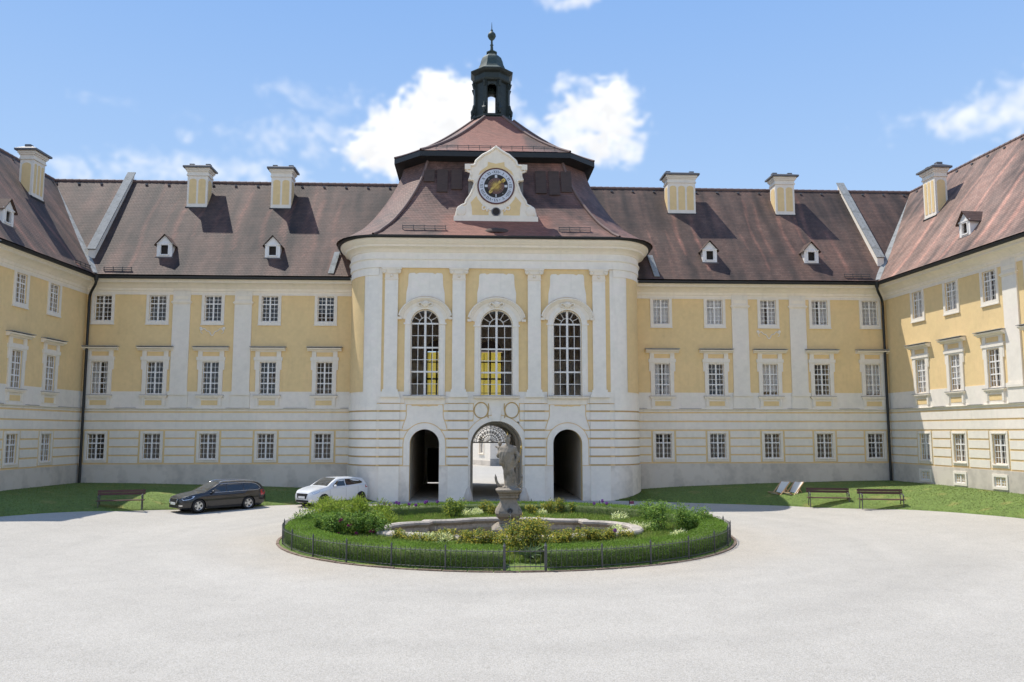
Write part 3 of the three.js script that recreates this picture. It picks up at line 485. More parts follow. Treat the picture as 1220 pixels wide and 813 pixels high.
// ------------------------------------------------------------ gate pavilion
const PZ = 2.8, PF = 6.2, PHW = 7.95, ZC = -4.8, PBACK = 2 * ZC - PZ;
const gate = thing('gate_pavilion', 'tall central gatehouse with rounded corners, three arches, clock and bell turret', 'building', [0, 0, 0]);
{
  const g = gate;
  // plan path of the right half, front corner round to the back
  const corner = []; for (let i = 0; i <= 14; i++) { const f = i / 14 * Math.PI / 2, rx = PHW - PF, rz = 2.75, nx = Math.sin(f) / rx, nz = Math.cos(f) / rz, l = Math.hypot(nx, nz); corner.push([PF + rx * Math.sin(f), PZ - rz + rz * Math.cos(f), nx / l, nz / l]); }
  const backCorner = corner.map(([x, z, nx, nz]) => [x, 2 * ZC - z, nx, -nz]).reverse();
  const half = [...corner, ...backCorner], mirror = p => p.map(([x, z, nx, nz]) => [-x, z, -nx, nz]).reverse();
  const whole = [...mirror(half), ...half.slice(0)];    // back-left ... front ... back-right
  for (const [k, p] of [half, mirror(half)].entries()) {
    part('side_wall', [sweep(p, [[0, -0.5], [0, 13.2], [-0.5, 13.2], [-0.5, -0.5]])], M.brightWhite, g);
    // yellow field on the rounded corner
    const field = corner.filter((_, i) => i >= 4); const f0 = k ? mirror(field) : field;
    part('yellow_field', [sweep(f0, [[0, 5.79], [0.018, 5.79], [0.018, 11.92], [0, 11.92]])], M.yellow, g);
    const strip = corner.filter((_, i) => i >= 0 && i <= 4); const st = k ? mirror(strip) : strip;
    // banded courses round the corner
    const lowc = corner.slice(0, 15); const lc = k ? mirror(lowc) : lowc;
    part('joint_ground', [sweep(lc, [[0, 1.95], [0.012, 1.95], [0.012, 4.95], [0, 4.95]])], M.ochre, g);
    const edges = [5.12, ...LINES]; for (let i = 0; i < 7; i++) part('band', [sweep(lc, [[0.012, LINES[i] + 0.042], [0.04, LINES[i] + 0.042], [0.04, (i ? LINES[i - 1] : 5.2) - 0.042], [0.012, (i ? LINES[i - 1] : 5.2) - 0.042]])], M.brightWhite, g);
    part('plinth', [sweep(lc, [[0, -0.5], [0.07, -0.5], [0.07, 1.95], [0, 1.96]])], M.palePlinth, g);
  }
  // front and rear walls with their openings
  const SIDEX = 3.72, AR = 1.35, SR = 0.76, SPR = 3.08, ASP = 2.92, WX = [-3.75, 0, 3.75];
  const wx = i => WX[i], whw = i => i === 1 ? 0.86 : 0.755, wy0 = 5.57, wsp = i => 10.13 - whw(i);
  for (const rear of [false, true]) {
    const z0 = rear ? PBACK : PZ - 0.6, z1 = rear ? PBACK + 0.6 : PZ, wm = rear ? M.brightWhite : M.yellow, nm = rear ? 'rear_wall' : 'front_wall', YS = 5.33;
    const lo = shapeOf([[-PF, -0.5], [-PF, YS], [PF, YS], [PF, -0.5]]); lo.holes.push(archHole(0, AR, -0.4, ASP, 28));
    if (!rear) for (const s of [-1, 1]) lo.holes.push(archHole(s * SIDEX, SR, -0.4, SPR, 24)); else lo.holes.push(rectHole(-SIDEX - 0.6, -SIDEX + 0.6, -0.4, 2.6));
    part(nm, [extr(lo, z0, z1)], wm, g);
    const cuts = [-PF, -1.9, 1.9, PF];
    for (let i = 0; i < 3; i++) { const up = shapeOf([[cuts[i], YS], [cuts[i], 13.2], [cuts[i + 1], 13.2], [cuts[i + 1], YS]]); up.holes.push(archHole(wx(i), whw(i), wy0, wsp(i), 24)); part(nm, [extr(up, z0, z1)], wm, g); }
  }
  // stone-coloured strips that frame the front
  for (const s of [-1, 1]) part('corner_strip', [bx(Math.min(s * 6.02, s * 6.2), Math.max(s * 6.02, s * 6.2), 5.2, 12.3, PZ, PZ + 0.02)], M.brightWhite, g);
  // ---- lower storey: pieces of banded masonry between joints, cut round the arches
  const zf = PZ + 0.028, G = 0.046;
  const ring = (cx, r0, r1, y0, sp, y0b = y0) => { const o = archPts(cx, r1, y0b, sp, 28), i = archPts(cx, r0, y0, sp, 28).reverse(); return shapeOf([...o, ...i]); };
  const OUT = { c: AR + 0.30, s: SR + 0.32 };
  for (const s of [-1, 1]) part('arch_surround', [extr(ring(s * SIDEX, SR, OUT.s, 1.99, SPR), PZ, zf, 0)], M.brightWhite, g);
  part('arch_surround', [extr(ring(0, AR, OUT.c, 1.99, ASP), PZ, zf, 0)], M.brightWhite, g);
  const PIL = [-5.52, -1.98, 1.98, 5.52].map((x, i) => [-5.53, -1.99, 1.99, 5.43][i]);
  const obstacles = [[-SIDEX, OUT.s, SPR], [0, OUT.c, ASP], [SIDEX, OUT.s, SPR]];
  const reach = (cx, r, sp, y) => { if (y <= sp) return r; const q = r * r - (y - sp) ** 2; return q > 0 ? Math.sqrt(q) : 0; };
  const cart = y => y > 3.86 ? lerp(1.12, 0.93, smooth(3.86, 4.6, y)) : 0;    // shaped panel over a side arch
  const rowsY = [[LINES[0] + G, 5.2 - G], ...LINES.slice(0, 6).map((y, i) => [LINES[i + 1] + G, y - G])];
  for (const [y0, y1] of rowsY) {
    const N = 10, ys = []; for (let k = 0; k <= N; k++) ys.push(lerp(y0, y1, k / N));
    // gaps from the left edge to the right edge
    const spans = [[-PF, null, 0], [null, null, 0], [null, null, 1], [null, PF, 2]];
    const ext = (i, y, side) => { const [cx, r, sp] = obstacles[i]; let e = reach(cx, r, sp, y); if (i !== 1) e = Math.max(e, cart(y)); else if (y > 4.3) e = Math.max(e, y > 4.4 ? 1.17 : 1.2); return cx + side * (e + G); };
    const list = [[() => -PF, y => ext(0, y, -1)], [y => ext(0, y, 1), y => ext(1, y, -1)], [y => ext(1, y, 1), y => ext(2, y, -1)], [y => ext(2, y, 1), () => PF]];
    for (const [lf, rf2] of list) {
      const Lp = ys.map(y => [lf(y), y]), Rp = ys.map(y => [rf2(y), y]);
      if (Rp[0][0] - Lp[0][0] < 0.05 && Rp[N][0] - Lp[N][0] < 0.05) continue;
      part('band', [extr(shapeOf([...Rp, ...Lp.reverse()]), PZ, zf, 0, 4)], M.brightWhite, g);
    }
  }
  // shaped panels over the side arches
  for (const s of [-1, 1]) {
    const pts = []; const cx = s * SIDEX;
    for (let k = 0; k <= 14; k++) { const a = lerp(-1, 1, k / 14) * 1.12; const y = SPR + Math.sqrt(Math.max(0, (OUT.s + G) ** 2 - Math.min(Math.abs(a), OUT.s + G - 0.0001) ** 2)); pts.push([cx + a, Math.max(3.82, y)]); }
    const w = y => cart(y) - 0.0; for (let k = 0; k <= 8; k++) { const y = lerp(3.9, 5.0, k / 8); pts.push([cx + w(Math.min(y, 5.05)), y]); }
    for (const [a, y] of [[0.9, 5.1], [0.72, 5.1], [0.66, 5.04], [0.4, 5.05], [0.2, 5.01], [0, 5.04], [-0.2, 5.01], [-0.4, 5.05], [-0.66, 5.04], [-0.72, 5.1], [-0.9, 5.1]]) pts.push([cx + a, y]);
    for (let k = 8; k >= 0; k--) { const y = lerp(3.9, 5.0, k / 8); pts.push([cx - w(Math.min(y, 5.05)), y]); }
    part('shaped_panel', [extr(shapeOf(pts), PZ, zf + 0.005)], M.brightWhite, g);
    part('dado', [extr(shapeOf([[cx - 1.05, 5.13], [cx - 1.05, 5.45], [cx + 1.05, 5.45], [cx + 1.05, 5.13]]), PZ, zf)], M.brightWhite, g);
  }
  // panel over the middle arch with two oval outlines
  { const pts = []; for (let k = 0; k <= 16; k++) { const a = lerp(-1.2, 1.2, k / 16); pts.push([a, ASP + Math.sqrt(OUT.c ** 2 - a * a) + G]); } pts.push([1.17, 5.2], [-1.17, 5.2]); part('shaped_panel', [extr(shapeOf(pts), PZ, zf)], M.brightWhite, g);
    for (const s of [-1, 1]) { const e = []; for (let k = 0; k < 24; k++) { const a = k / 24 * Math.PI * 2; e.push([s * 0.80 + 0.36 * Math.cos(a), 4.83 + 0.40 * Math.sin(a), zf]); } part('oval_moulding', [tube(e, 0.036, 48, 6, true)], M.ochre, g);
      part('curved_moulding', [tube([[s * 0.42, 4.42, zf], [s * 0.45, 4.6, zf], [s * 0.40, 4.95, zf], [s * 0.42, 5.18, zf]], 0.03, 20, 6)], M.ochre, g); }
    part('keystone', [extr(shapeOf([[-0.2, ASP + AR - 0.02], [-0.3, 5.0], [0.3, 5.0], [0.2, ASP + AR - 0.02]]), zf, zf + 0.06, 0.015)], M.brightWhite, g); }
  part('dado', [bx(-PF, -SIDEX - 1.06, 5.2, 5.79, PZ, zf), bx(-SIDEX + 1.06, -1.0, 5.2, 5.79, PZ, zf), bx(1.0, SIDEX - 1.06, 5.2, 5.79, PZ, zf), bx(SIDEX + 1.06, PF, 5.2, 5.79, PZ, zf)], M.brightWhite, g);
  part('dado', [bx(-SIDEX - 1.06, -SIDEX + 1.06, 5.45, 5.56, PZ, zf)], M.brightWhite, g); part('dado', [bx(SIDEX - 1.06, SIDEX + 1.06, 5.45, 5.56, PZ, zf)], M.brightWhite, g); part('dado', [bx(-1.0, 1.0, 5.2, 5.56, PZ, zf)], M.brightWhite, g);
  // plinth of the front, cut by the arches
  for (const [a, b] of [[-PF, -SIDEX - OUT.s + 0.32], [-SIDEX + SR, -AR], [AR, SIDEX - SR], [SIDEX + SR, PF]]) part('plinth', [bx(a, b, -0.5, 1.95, PZ, PZ + 0.07)], M.palePlinth, g);
  // pilaster strips running down through the banded storey
  for (const x of PIL) { const st = []; for (const [y0, y1] of rowsY) st.push(bx(x - 0.52, x + 0.52, y0, y1, zf, zf + 0.045)); const p = part('pilaster_pedestal', [...st, bx(x - 0.52, x + 0.52, -0.5, 1.95, PZ + 0.07, PZ + 0.12), bx(x - 0.55, x + 0.55, 5.2, 5.5, zf, zf + 0.07)], M.brightWhite, g);
    part('joint_ground', [bx(x - 0.52, x + 0.52, 1.95, 5.2, zf, zf + 0.02)], M.ochre, g); }
  // wheel guards at the foot of the middle arch
  for (const s of [-1, 1]) part('guard_stone', [lathe([[0, 0], [0.3, 0], [0.24, 0.35], [0.12, 0.75], [0, 0.9]], 14).translate(s * (AR + 0.1), 0.05, PZ + 0.05)], M.plinth, g);
  // ---- giant pilasters
  for (const x of PIL) {
    const p = new THREE.Group(); p.name = 'pilaster'; p.position.set(x, 0, PZ); g.add(p);
    part('shaft', [bx(-0.34, 0.34, 5.9, 11.68, 0, 0.12)], M.brightWhite, p);
    part('base', [bx(-0.40, 0.40, 5.78, 5.9, 0, 0.17), bx(-0.46, 0.46, 5.64, 5.78, 0, 0.21), bx(-0.50, 0.50, 5.5, 5.64, 0, 0.24)], M.brightWhite, p);
    const vol = []; for (const s of [-1, 1]) { vol.push(new THREE.CylinderGeometry(0.13, 0.13, 0.14, 16).rotateX(Math.PI / 2).translate(s * 0.37, 12.12, 0.14)); vol.push(new THREE.TorusGeometry(0.09, 0.025, 6, 16).translate(s * 0.37, 12.12, 0.22)); }
    part('capital', [bx(-0.36, 0.36, 11.68, 11.76, 0, 0.16), bx(-0.34, 0.34, 11.76, 12.0, 0, 0.13), bx(-0.40, 0.40, 12.0, 12.16, 0, 0.18), ...vol, bx(-0.52, 0.52, 12.22, 12.32, 0, 0.22), bx(-0.47, 0.47, 12.16, 12.22, 0, 0.19), new THREE.SphereGeometry(0.085, 10, 8).translate(0, 11.88, 0.13)], M.cream, p);
  }
  // ---- tall arched windows
  for (let i = 0; i < 3; i++) {
    const w = new THREE.Group(); w.name = 'window'; w.position.set(wx(i), 0, PZ); g.add(w);
    const hw = whw(i), sp = wsp(i), z = -0.16, f = 0.055;
    part('surround', [extr(ring(0, hw, hw + 0.30, wy0, sp), 0, 0.06, 0), extr(ring(0, hw + 0.10, hw + 0.22, wy0, sp), 0.06, 0.09, 0), bx(-hw - 0.36, -hw, sp - 0.06, sp + 0.02, 0.06, 0.12), bx(hw, hw + 0.36, sp - 0.06, sp + 0.02, 0.06, 0.12)], M.brightWhite, w);
    // hood: segmental moulding with curled ends and a shell
    const hood = []; const n = 24, rr = hw + 0.46; const arc = []; for (let k = 0; k <= n; k++) { const a = lerp(0.93, 0.07, k / n) * Math.PI; arc.push([rr * 1.04 * Math.cos(a), sp + 0.02 + rr * Math.sin(a)]); }
    for (let q = 0; q < 3; q++) hood.push(tube(arc.map(([x, y]) => [x * (1 + 0.05 * q) , y + 0.055 * q, 0.07 + 0.04 * q]), 0.06, 40, 6));
    for (const s of [-1, 1]) hood.push(bx(Math.min(s * (rr + 0.0), s * (rr + 0.22)), Math.max(s * (rr + 0.0), s * (rr + 0.22)), sp + 0.2, sp + 0.32, 0.0, 0.2));
    const band = [...archPts(0, hw + 0.5, sp + 0.26, sp + 0.02, 24)].filter(p => p[1] >= sp + 0.25), inn = archPts(0, hw + 0.28, sp + 0.2, sp, 24).filter(p => p[1] >= sp + 0.19).reverse(); hood.push(extr(shapeOf([...band, ...inn]), 0, 0.08));
    part('hood', hood, M.cream, w);
    const sh = []; sh.push(new THREE.SphereGeometry(0.22, 14, 10).scale(1, 0.8, 0.5).translate(0, sp + hw + 0.26, 0.1)); for (let k = -2; k <= 2; k++) sh.push(tube([[0.02 * k, sp + hw + 0.12, 0.16], [0.09 * k, sp + hw + 0.28, 0.2], [0.12 * k, sp + hw + 0.42 - 0.03 * k * k, 0.15]], 0.035, 10, 6)); for (const s of [-1, 1]) sh.push(tube([[s * 0.2, sp + hw + 0.35, 0.14], [s * 0.34, sp + hw + 0.3, 0.14], [s * 0.36, sp + hw + 0.18, 0.14], [s * 0.27, sp + hw + 0.14, 0.14]], 0.04, 14, 6)); part('shell_ornament', sh, M.cream, w);
    part('sill', [bx(-hw - 0.34, hw + 0.34, wy0 - 0.10, wy0 - 0.02, 0.0, 0.24), bx(-hw - 0.28, hw + 0.28, wy0 - 0.16, wy0 - 0.10, 0.03, 0.16)], M.cream, w);
    part('sill_flashing', [bx(-hw - 0.35, hw + 0.35, wy0 - 0.02, wy0 - 0.003, 0.0, 0.255)], M.lead, w);
    // frame and glazing bars
    const fr = [extr(ring(0, hw - f, hw, wy0, sp), z - 0.07, z), bx(-0.055, 0.055, wy0, sp + hw - f, z - 0.07, z + 0.03), bx(-hw + f, -0.055, wy0, wy0 + 0.06, z - 0.07, z), bx(0.055, hw - f, wy0, wy0 + 0.06, z - 0.07, z)];
    const rowY = []; const h = sp - wy0; for (let k = 0; k <= 6; k++) rowY.push(wy0 + h * k / 6);
    for (let k = 1; k <= 6; k++) { const t = k % 2 === 0 ? 0.042 : 0.017; for (const s of [-1, 1]) fr.push(bx(Math.min(s * 0.055, s * (hw - f)), Math.max(s * 0.055, s * (hw - f)), rowY[k] - t, rowY[k] + t, z - 0.06, z + (k % 2 ? -0.01 : 0.012))); }
    const mid = (hw - f + 0.055) / 2; for (const s of [-1, 1]) fr.push(bx(s * mid - 0.016, s * mid + 0.016, wy0 + 0.06, sp, z - 0.055, z - 0.008));
    const r1 = (hw - f) * 0.48; fr.push(new THREE.TorusGeometry(r1, 0.022, 6, 24, Math.PI).translate(0, sp, z - 0.03));
    for (const a of [0.17, 0.335, 0.665, 0.83]) fr.push(bar([r1 * Math.cos(a * Math.PI), sp + r1 * Math.sin(a * Math.PI), z - 0.03], [(hw - f) * Math.cos(a * Math.PI), sp + (hw - f) * Math.sin(a * Math.PI), z - 0.03], 0.018));
    part('frame', fr, M.paint, w);
    for (let k = 0; k < 6; k++) for (const [a, b] of [[-hw + f, -mid], [-mid, -0.055], [0.055, mid], [mid, hw - f]]) { const p = part('pane', paneGeo(a, b, rowY[k], rowY[k + 1]), M.glass, w); p.position.set((a + b) / 2, (rowY[k] + rowY[k + 1]) / 2, z - 0.03); p.rotation.set(R(-0.008, 0.008), R(-0.012, 0.012), 0); }
    part('pane', metreUV(new THREE.ShapeGeometry(shapeOf(archPts(0, hw - 0.03, sp, sp, 20)))), M.glass, w).position.z = z - 0.035;
    // curtain drawn aside and white panel above
    const cx = wx(i), yb = 10.62 + (i === 1 ? 0.1 : 0), pt = [];
    for (let k = 0; k <= 12; k++) { const a = lerp(-1, 1, k / 12), d = hw + 0.36; pt.push([a * 1.02, sp + Math.sqrt(Math.max(0.01, (rr + 0.23) ** 2 - (a * 0.98) ** 2))]); }
    for (const [a, y] of [[1.0, 11.0], [0.92, 11.4], [0.9, 11.95], [0.84, 12.04], [0.6, 12.06], [0.5, 12.0], [0.34, 12.06], [-0.34, 12.06], [-0.5, 12.0], [-0.6, 12.06], [-0.84, 12.04], [-0.9, 11.95], [-0.92, 11.4], [-1.0, 11.0]]) pt.push([a * (i === 1 ? 1.03 : 1), Math.max(y, 10.9)]);
    part('shaped_panel', [extr(shapeOf(pt.map(([a, y]) => [a, y])), 0, 0.028)], M.brightWhite, w);
    // the window of the rear wall opposite, with yellow blinds
    const rw = new THREE.Group(); rw.name = 'rear_window'; rw.position.set(wx(i), 0, PBACK + 0.25); g.add(rw);
    part('frame', [bx(-0.06, 0.06, wy0, sp + hw, -0.05, 0.05), bx(-hw, hw, 7.35, 7.47, -0.05, 0.05), bx(-hw, hw, 8.55, 8.63, -0.05, 0.05), bx(-hw, -hw + 0.1, wy0, sp, -0.05, 0.05), bx(hw - 0.1, hw, wy0, sp, -0.05, 0.05), bx(-hw / 2 - 0.02, -hw / 2 + 0.02, wy0, 9.2, -0.04, 0.04), bx(hw / 2 - 0.02, hw / 2 + 0.02, wy0, 9.2, -0.04, 0.04), bx(-hw, hw, 6.4, 6.44, -0.04, 0.04)], M.darkwood, rw);
    part('blind', [bx(-hw, hw, 6.1, 9.3, -0.12, -0.115)], M.blind, rw); part('blind', [bx(-hw, hw, 9.36, sp + hw, -0.12, -0.10)], M.darkwood, rw);
    part('parapet', [bx(-hw, hw, wy0, 6.1, -0.1, 0.1)], M.plasterWall, rw);
  }
  // ---- entablature round the pavilion
  part('architrave', [sweep(whole, [[0, 12.32], [0.10, 12.32], [0.10, 12.72], [0.13, 12.74], [0.17, 12.78], [0.17, 12.82], [0.1, 12.84]])], M.brightWhite, g);
  part('frieze', [sweep(whole, [[0.1, 12.84], [0.10, 13.2], [0, 13.2]])], M.brightWhite, g);
  for (const s of [-1, 1]) { const st = corner.map(q => q); const f0 = s > 0 ? st : mirror(st); part('corner_frieze', [sweep(f0, [[0, 11.92], [0.045, 11.92], [0.05, 12.32]])], M.brightWhite, g); }
  part('cornice', [sweep(whole, [[0.1, 13.14], [0.14, 13.16], [0.16, 13.24], [0.22, 13.30], [0.30, 13.36], [0.42, 13.40], [0.44, 13.50], [0.50, 13.54], [0.56, 13.62], [0.64, 13.68], [0.68, 13.76], [0.68, 13.80], [-0.3, 13.82]])], M.cream, g);
  part('gutter', [sweep(whole, [[0.64, 13.84], [0.68, 13.79], [0.76, 13.78], [0.84, 13.84], [0.85, 13.92], [0.80, 13.93], [0.76, 13.86]])], M.gutter, g);
  part('rear_closure', [bx(-PF, PF, 13.2, 13.8, PBACK, PBACK + 0.5)], M.brightWhite, g);
  // ---- bell-cast roof
  const ringAt = (f, hw, zF, cz, y, round) => {
    const q = []; for (let i = 0; i <= 14; i++) q.push([f * i / 14, zF]);
    for (let i = 1; i <= 10; i++) { const a = i / 10 * Math.PI / 2, t = i / 10; const ax = f + (hw - f) * Math.sin(a), az = zF - cz + cz * Math.cos(a), bx2 = lerp(f, hw, t), bz = lerp(zF, zF - cz, t); q.push([lerp(bx2, ax, round), lerp(bz, az, round)]); }
    for (let i = 1; i <= 8; i++) q.push([hw, lerp(zF - cz, ZC, i / 8)]);
    const full = [...q.slice(1).map(([x, z]) => [-x, z]).reverse(), ...q]; const bk = full.slice(1, -1).map(([x, z]) => [x, 2 * ZC - z]).reverse();
    const l = [...full, ...bk]; l.push(l[0]); return l.map(([x, z]) => [x, y, z]);
  };
  const insetT = table([[0, 0], [0.144, 0.28], [0.384, 0.56], [0.616, 0.77], [0.81, 0.91], [1, 1]]);
  const rows = []; for (let j = 0; j <= 22; j++) { const h = j / 22; let a = 0; for (const d of [-0.08, -0.04, 0, 0.04, 0.08]) a += insetT(clamp(h + d)); const t = j === 0 ? 0 : j === 22 ? 1 : a / 5; rows.push(ringAt(lerp(6.45, 3.85, t), lerp(8.78, 5.3, t), lerp(3.62, 0.05, t), lerp(2.95, 1.5, t), lerp(13.90, 19.1, h), 1 - t)); }
  const fresh = (p, u, v) => { const c = roofColour(17)(p, u, v); const k = smooth(3.2, 2.6, Math.abs(p.x)) * smooth(15.6, 15.2, p.y) * (p.z > 0 ? 1 : 0), top = smooth(19.2, 19.5, p.y) * smooth(1.9, 1.5, Math.abs(p.x + 0.2) - (23 - p.y) * 0.12) * (p.z > ZC ? 1 : 0); const q = Math.max(k, top); return [lerp(c[0], 1.55, q), lerp(c[1], 1.15, q), lerp(c[2], 1.0, q)]; };
  const roof = part('roof', grid(rows, false, 0.55, fresh), M.redTile, g);
  const urow = []; for (let j = 0; j <= 12; j++) { const h = j / 12, t = Math.pow(h, 0.94); urow.push(ringAt(lerp(4.25, 0.55, t), lerp(5.85, 1.25, t), lerp(0.55, ZC + 1.25, t), lerp(1.6, 0.7, t), lerp(19.55, 23.2, h + 0.0) - 0.25 * Math.sin(h * Math.PI), 0)); }
  const up = part('upper_roof', grid(urow, false, 0.4, fresh), M.redTile, g);
  part('eaves_board', [grid([ringAt(3.85, 5.3, 0.1, 1.5, 19.05, 0), ringAt(4.2, 5.8, 0.5, 1.6, 19.2, 0), ringAt(4.27, 5.87, 0.57, 1.6, 19.22, 0), ringAt(4.27, 5.87, 0.57, 1.6, 19.5, 0), ringAt(4.1, 5.7, 0.4, 1.6, 19.56, 0)], false, 0.3)], M.gutter, up);
  // hip tiles
  const hips = []; const hipLine = (rws, idxs) => { for (const i of idxs) hips.push(tube(rws.map(r => [r[i][0], r[i][1] + 0.03, r[i][2]]), 0.09, 40, 6)); };
  const nq = 33; hipLine(rows, [8 + 10, 8 + 10 + 28]); part('hip_tiles', hips, M.ridge, roof);
  const uh = []; for (const i of [8, 18, 46, 56]) uh.push(tube(urow.map(r => [r[i][0], r[i][1] + 0.03, r[i][2]]), 0.085, 24, 6)); part('hip_tiles', uh, M.ridge, up);
  // slightly raised dark panels on the steep part
  for (const [x, hh] of [[-3.75, 0.8], [-3.0, 1.5], [-2.2, 1.3], [2.55, 1.5], [3.3, 1.6], [4.0, 1.4]]) { const y1 = 18.5, y0 = y1 - hh; const zAt = y => lerp(3.62, 0.05, insetT((y - 13.9) / 5.2)); part('dark_panel', [beam([x, y0, zAt(y0) + 0.05], [x, y1, zAt(y1) + 0.06], 0.6, 0.06)], M.dark_panel, roof); }
  part('eyebrow_vent', [new THREE.SphereGeometry(0.8, 20, 10, 0, Math.PI * 2, 0, Math.PI / 2).scale(1.1, 0.42, 0.7).translate(0, 14.2, 2.72)], M.dark_panel, roof);
  snowGuard(roof, -5.0, -2.7, q => q.position.set(0, 14.32, 3.05)); snowGuard(roof, 3.3, 5.0, q => q.position.set(0, 14.32, 3.05)); snowGuard(up, -3.4, 3.4, q => { q.position.set(0, 19.72, 0.42); q.scale.y = 0.8; });
  // ---- clock gable
  const ck = new THREE.Group(); ck.name = 'clock_gable'; ck.position.set(-0.03, 14.95, 2.22); g.add(ck);
  const U = 1 / 6.77 / 22.3;    // sketch units to metres
  const outline = [[330, 50], [335, 62], [325, 105], [300, 140], [262, 160], [252, 190], [222, 235], [204, 275], [192, 312], [184, 338], [190, 356], [206, 364], [228, 364], [222, 384], [216, 412], [220, 436], [244, 446], [250, 470], [250, 494], [188, 496], [172, 530], [140, 560], [112, 585], [90, 596], [50, 620], [22, 642], [0, 655]];
  const sm = new THREE.SplineCurve(outline.map(([x, y]) => new THREE.Vector2(x * U, y * U))).getPoints(110);
  const profile = [...sm.map(p => [p.x, p.y]), ...sm.slice(0, -1).reverse().map(p => [-p.x, p.y])];
  part('gable_slab', [extr(shapeOf(profile), -0.35, 0, 0.02)], M.cream, ck);
  part('base_moulding', [bx(-345 * U, 345 * U, 0, 52 * U, -0.4, 0.10), bx(-338 * U, 338 * U, 48 * U, 58 * U, -0.4, 0.05)], M.cream, ck);
  part('base_flashing', [bx(-348 * U, 348 * U, -0.14, 0, -0.4, 0.13)], M.gutter, ck);
  part('rear_body', [bx(-1.5, 1.5, -0.2, 2.4, -2.4, -0.35)], M.lead, ck);
  for (const s of [-1, 1]) part('edge_moulding', [tube(sm.slice(58).map(p => [s * (p.x - 0.06), p.y - 0.07, 0.02]), 0.07, 60, 6), tube(sm.slice(4, 58).map(p => [s * (p.x - 0.08), p.y, 0.0]), 0.06, 60, 6), new THREE.SphereGeometry(0.27, 16, 10).scale(1, 1.1, 0.25).translate(s * 285 * U, 100 * U, 0.02), bx(Math.min(s * 1.38, s * 1.7), Math.max(s * 1.38, s * 1.7), 446 * U, 490 * U, -0.36, 0.12)], M.cream, ck);
  for (const s of [-1, 1]) part('yellow_field', [extr(shapeOf([[60, 66], [195, 66], [198, 130], [208, 170], [160, 225], [150, 200], [110, 150], [60, 120]].map(([x, y]) => [s * x * U, y * U])), 0, 0.012)], M.yellow, ck);
  { const t = []; for (const [x, y] of [[-145, 400], [-130, 435], [-70, 480], [-68, 515], [0, 500], [68, 515], [70, 480], [130, 435], [145, 400], [105, 430], [55, 455], [0, 462], [-55, 455], [-105, 430]]) t.push([x * U, y * U]); part('yellow_field', [extr(shapeOf(t), 0, 0.012)], M.yellow, ck); }
  for (const s of [-1, 1]) part('scroll', [tube([[s * 40, 105, 3], [s * 75, 120, 3], [s * 105, 110, 3], [s * 112, 135, 3], [s * 88, 140, 3], [s * 70, 95, 3]].map(([x, y, z]) => [x * U, y * U, 0.02]), 0.045, 30, 6)], M.cream, ck);
  part('moon_dial', [new THREE.CylinderGeometry(0.21, 0.21, 0.05, 28).rotateX(Math.PI / 2).translate(0, 93 * U, 0.03)], M.darkwood, ck);
  part('moon_dial_ring', [new THREE.TorusGeometry(0.215, 0.03, 8, 32).translate(0, 93 * U, 0.05)], M.lead, ck);
  // dial
  const cv = document.createElement('canvas'); cv.width = cv.height = 1024; const c = cv.getContext('2d'); c.translate(512, 512);
  const disc = (r, col) => { c.beginPath(); c.arc(0, 0, r, 0, Math.PI * 2); c.fillStyle = col; c.fill(); };
  disc(512, '#5d2f2c'); disc(494, '#c9ccd2'); disc(345, '#3a3634'); disc(338, '#26211f'); disc(236, '#6b4f4a');
  c.fillStyle = '#33363c'; c.font = 'bold 108px serif'; c.textAlign = 'center'; c.textBaseline = 'middle';
  ['XII', 'I', 'II', 'III', 'IIII', 'V', 'VI', 'VII', 'VIII', 'IX', 'X', 'XI'].forEach((t, i) => { c.save(); c.rotate(i * Math.PI / 6); c.translate(0, -418); c.fillText(t, 0, 4); c.restore(); c.save(); c.rotate((i + 0.5) * Math.PI / 6); c.translate(0, -418); c.rotate(Math.PI / 4); c.fillRect(-11, -11, 22, 22); c.restore(); });
  c.fillStyle = '#cfd0d2'; for (let i = 0; i < 4; i++) { c.save(); c.rotate(i * Math.PI / 2); c.fillRect(i === 2 ? -14 : -34, -326, i === 2 ? 28 : 68, 84); c.restore(); }
  for (const a of [0.8, 2.4, 3.9, 5.5]) { c.save(); c.rotate(a); c.fillRect(-9, -300, 18, 18); c.restore(); }
  const tx = new THREE.CanvasTexture(cv); tx.colorSpace = THREE.SRGBColorSpace; tx.anisotropy = 4;
  const DY = 17.0 - 14.95; const dialGeo = new THREE.CircleGeometry(0.97, 64);
  const dial = part('dial', dialGeo, std(rgb(1, 1, 1), { map: tx, roughness: 0.6 }), ck); dial.position.set(0, DY, 0.045);
  part('dial_rim', [new THREE.TorusGeometry(0.985, 0.035, 8, 64).translate(0, DY, 0.03)], std(rgb(0.12, 0.05, 0.045), { roughness: 0.6 }), ck);
  const rays = []; for (let i = 0; i < 24; i++) { const a = i / 24 * Math.PI * 2, l = i % 2 ? 0.36 : 0.43; rays.push(extr(shapeOf([[-0.016, 0.08], [0.016, 0.08], [0, l]]), 0, 0.015).rotateZ(a)); } rays.push(new THREE.CylinderGeometry(0.09, 0.09, 0.03, 24).rotateX(Math.PI / 2));
  const sunb = part('sunburst', rays, M.gold, ck); sunb.position.set(0, DY, 0.06);
  const hand = (len, wid, ang, tip) => { const o = part('hand', [bx(-0.02, 0.02, -0.2, len - 0.1, 0, 0.02), extr(shapeOf([[-wid, len - 0.18], [0, len - 0.26], [wid, len - 0.18], [wid * 0.9, len - 0.04], [0, len], [-wid * 0.9, len - 0.04]]), 0, 0.02), extr(shapeOf([[-0.06, -0.34], [0.06, -0.34], [0.05, -0.18], [-0.05, -0.18]]), 0, 0.02)], M.gold, ck); o.position.set(0, DY, tip); o.rotation.z = ang; };
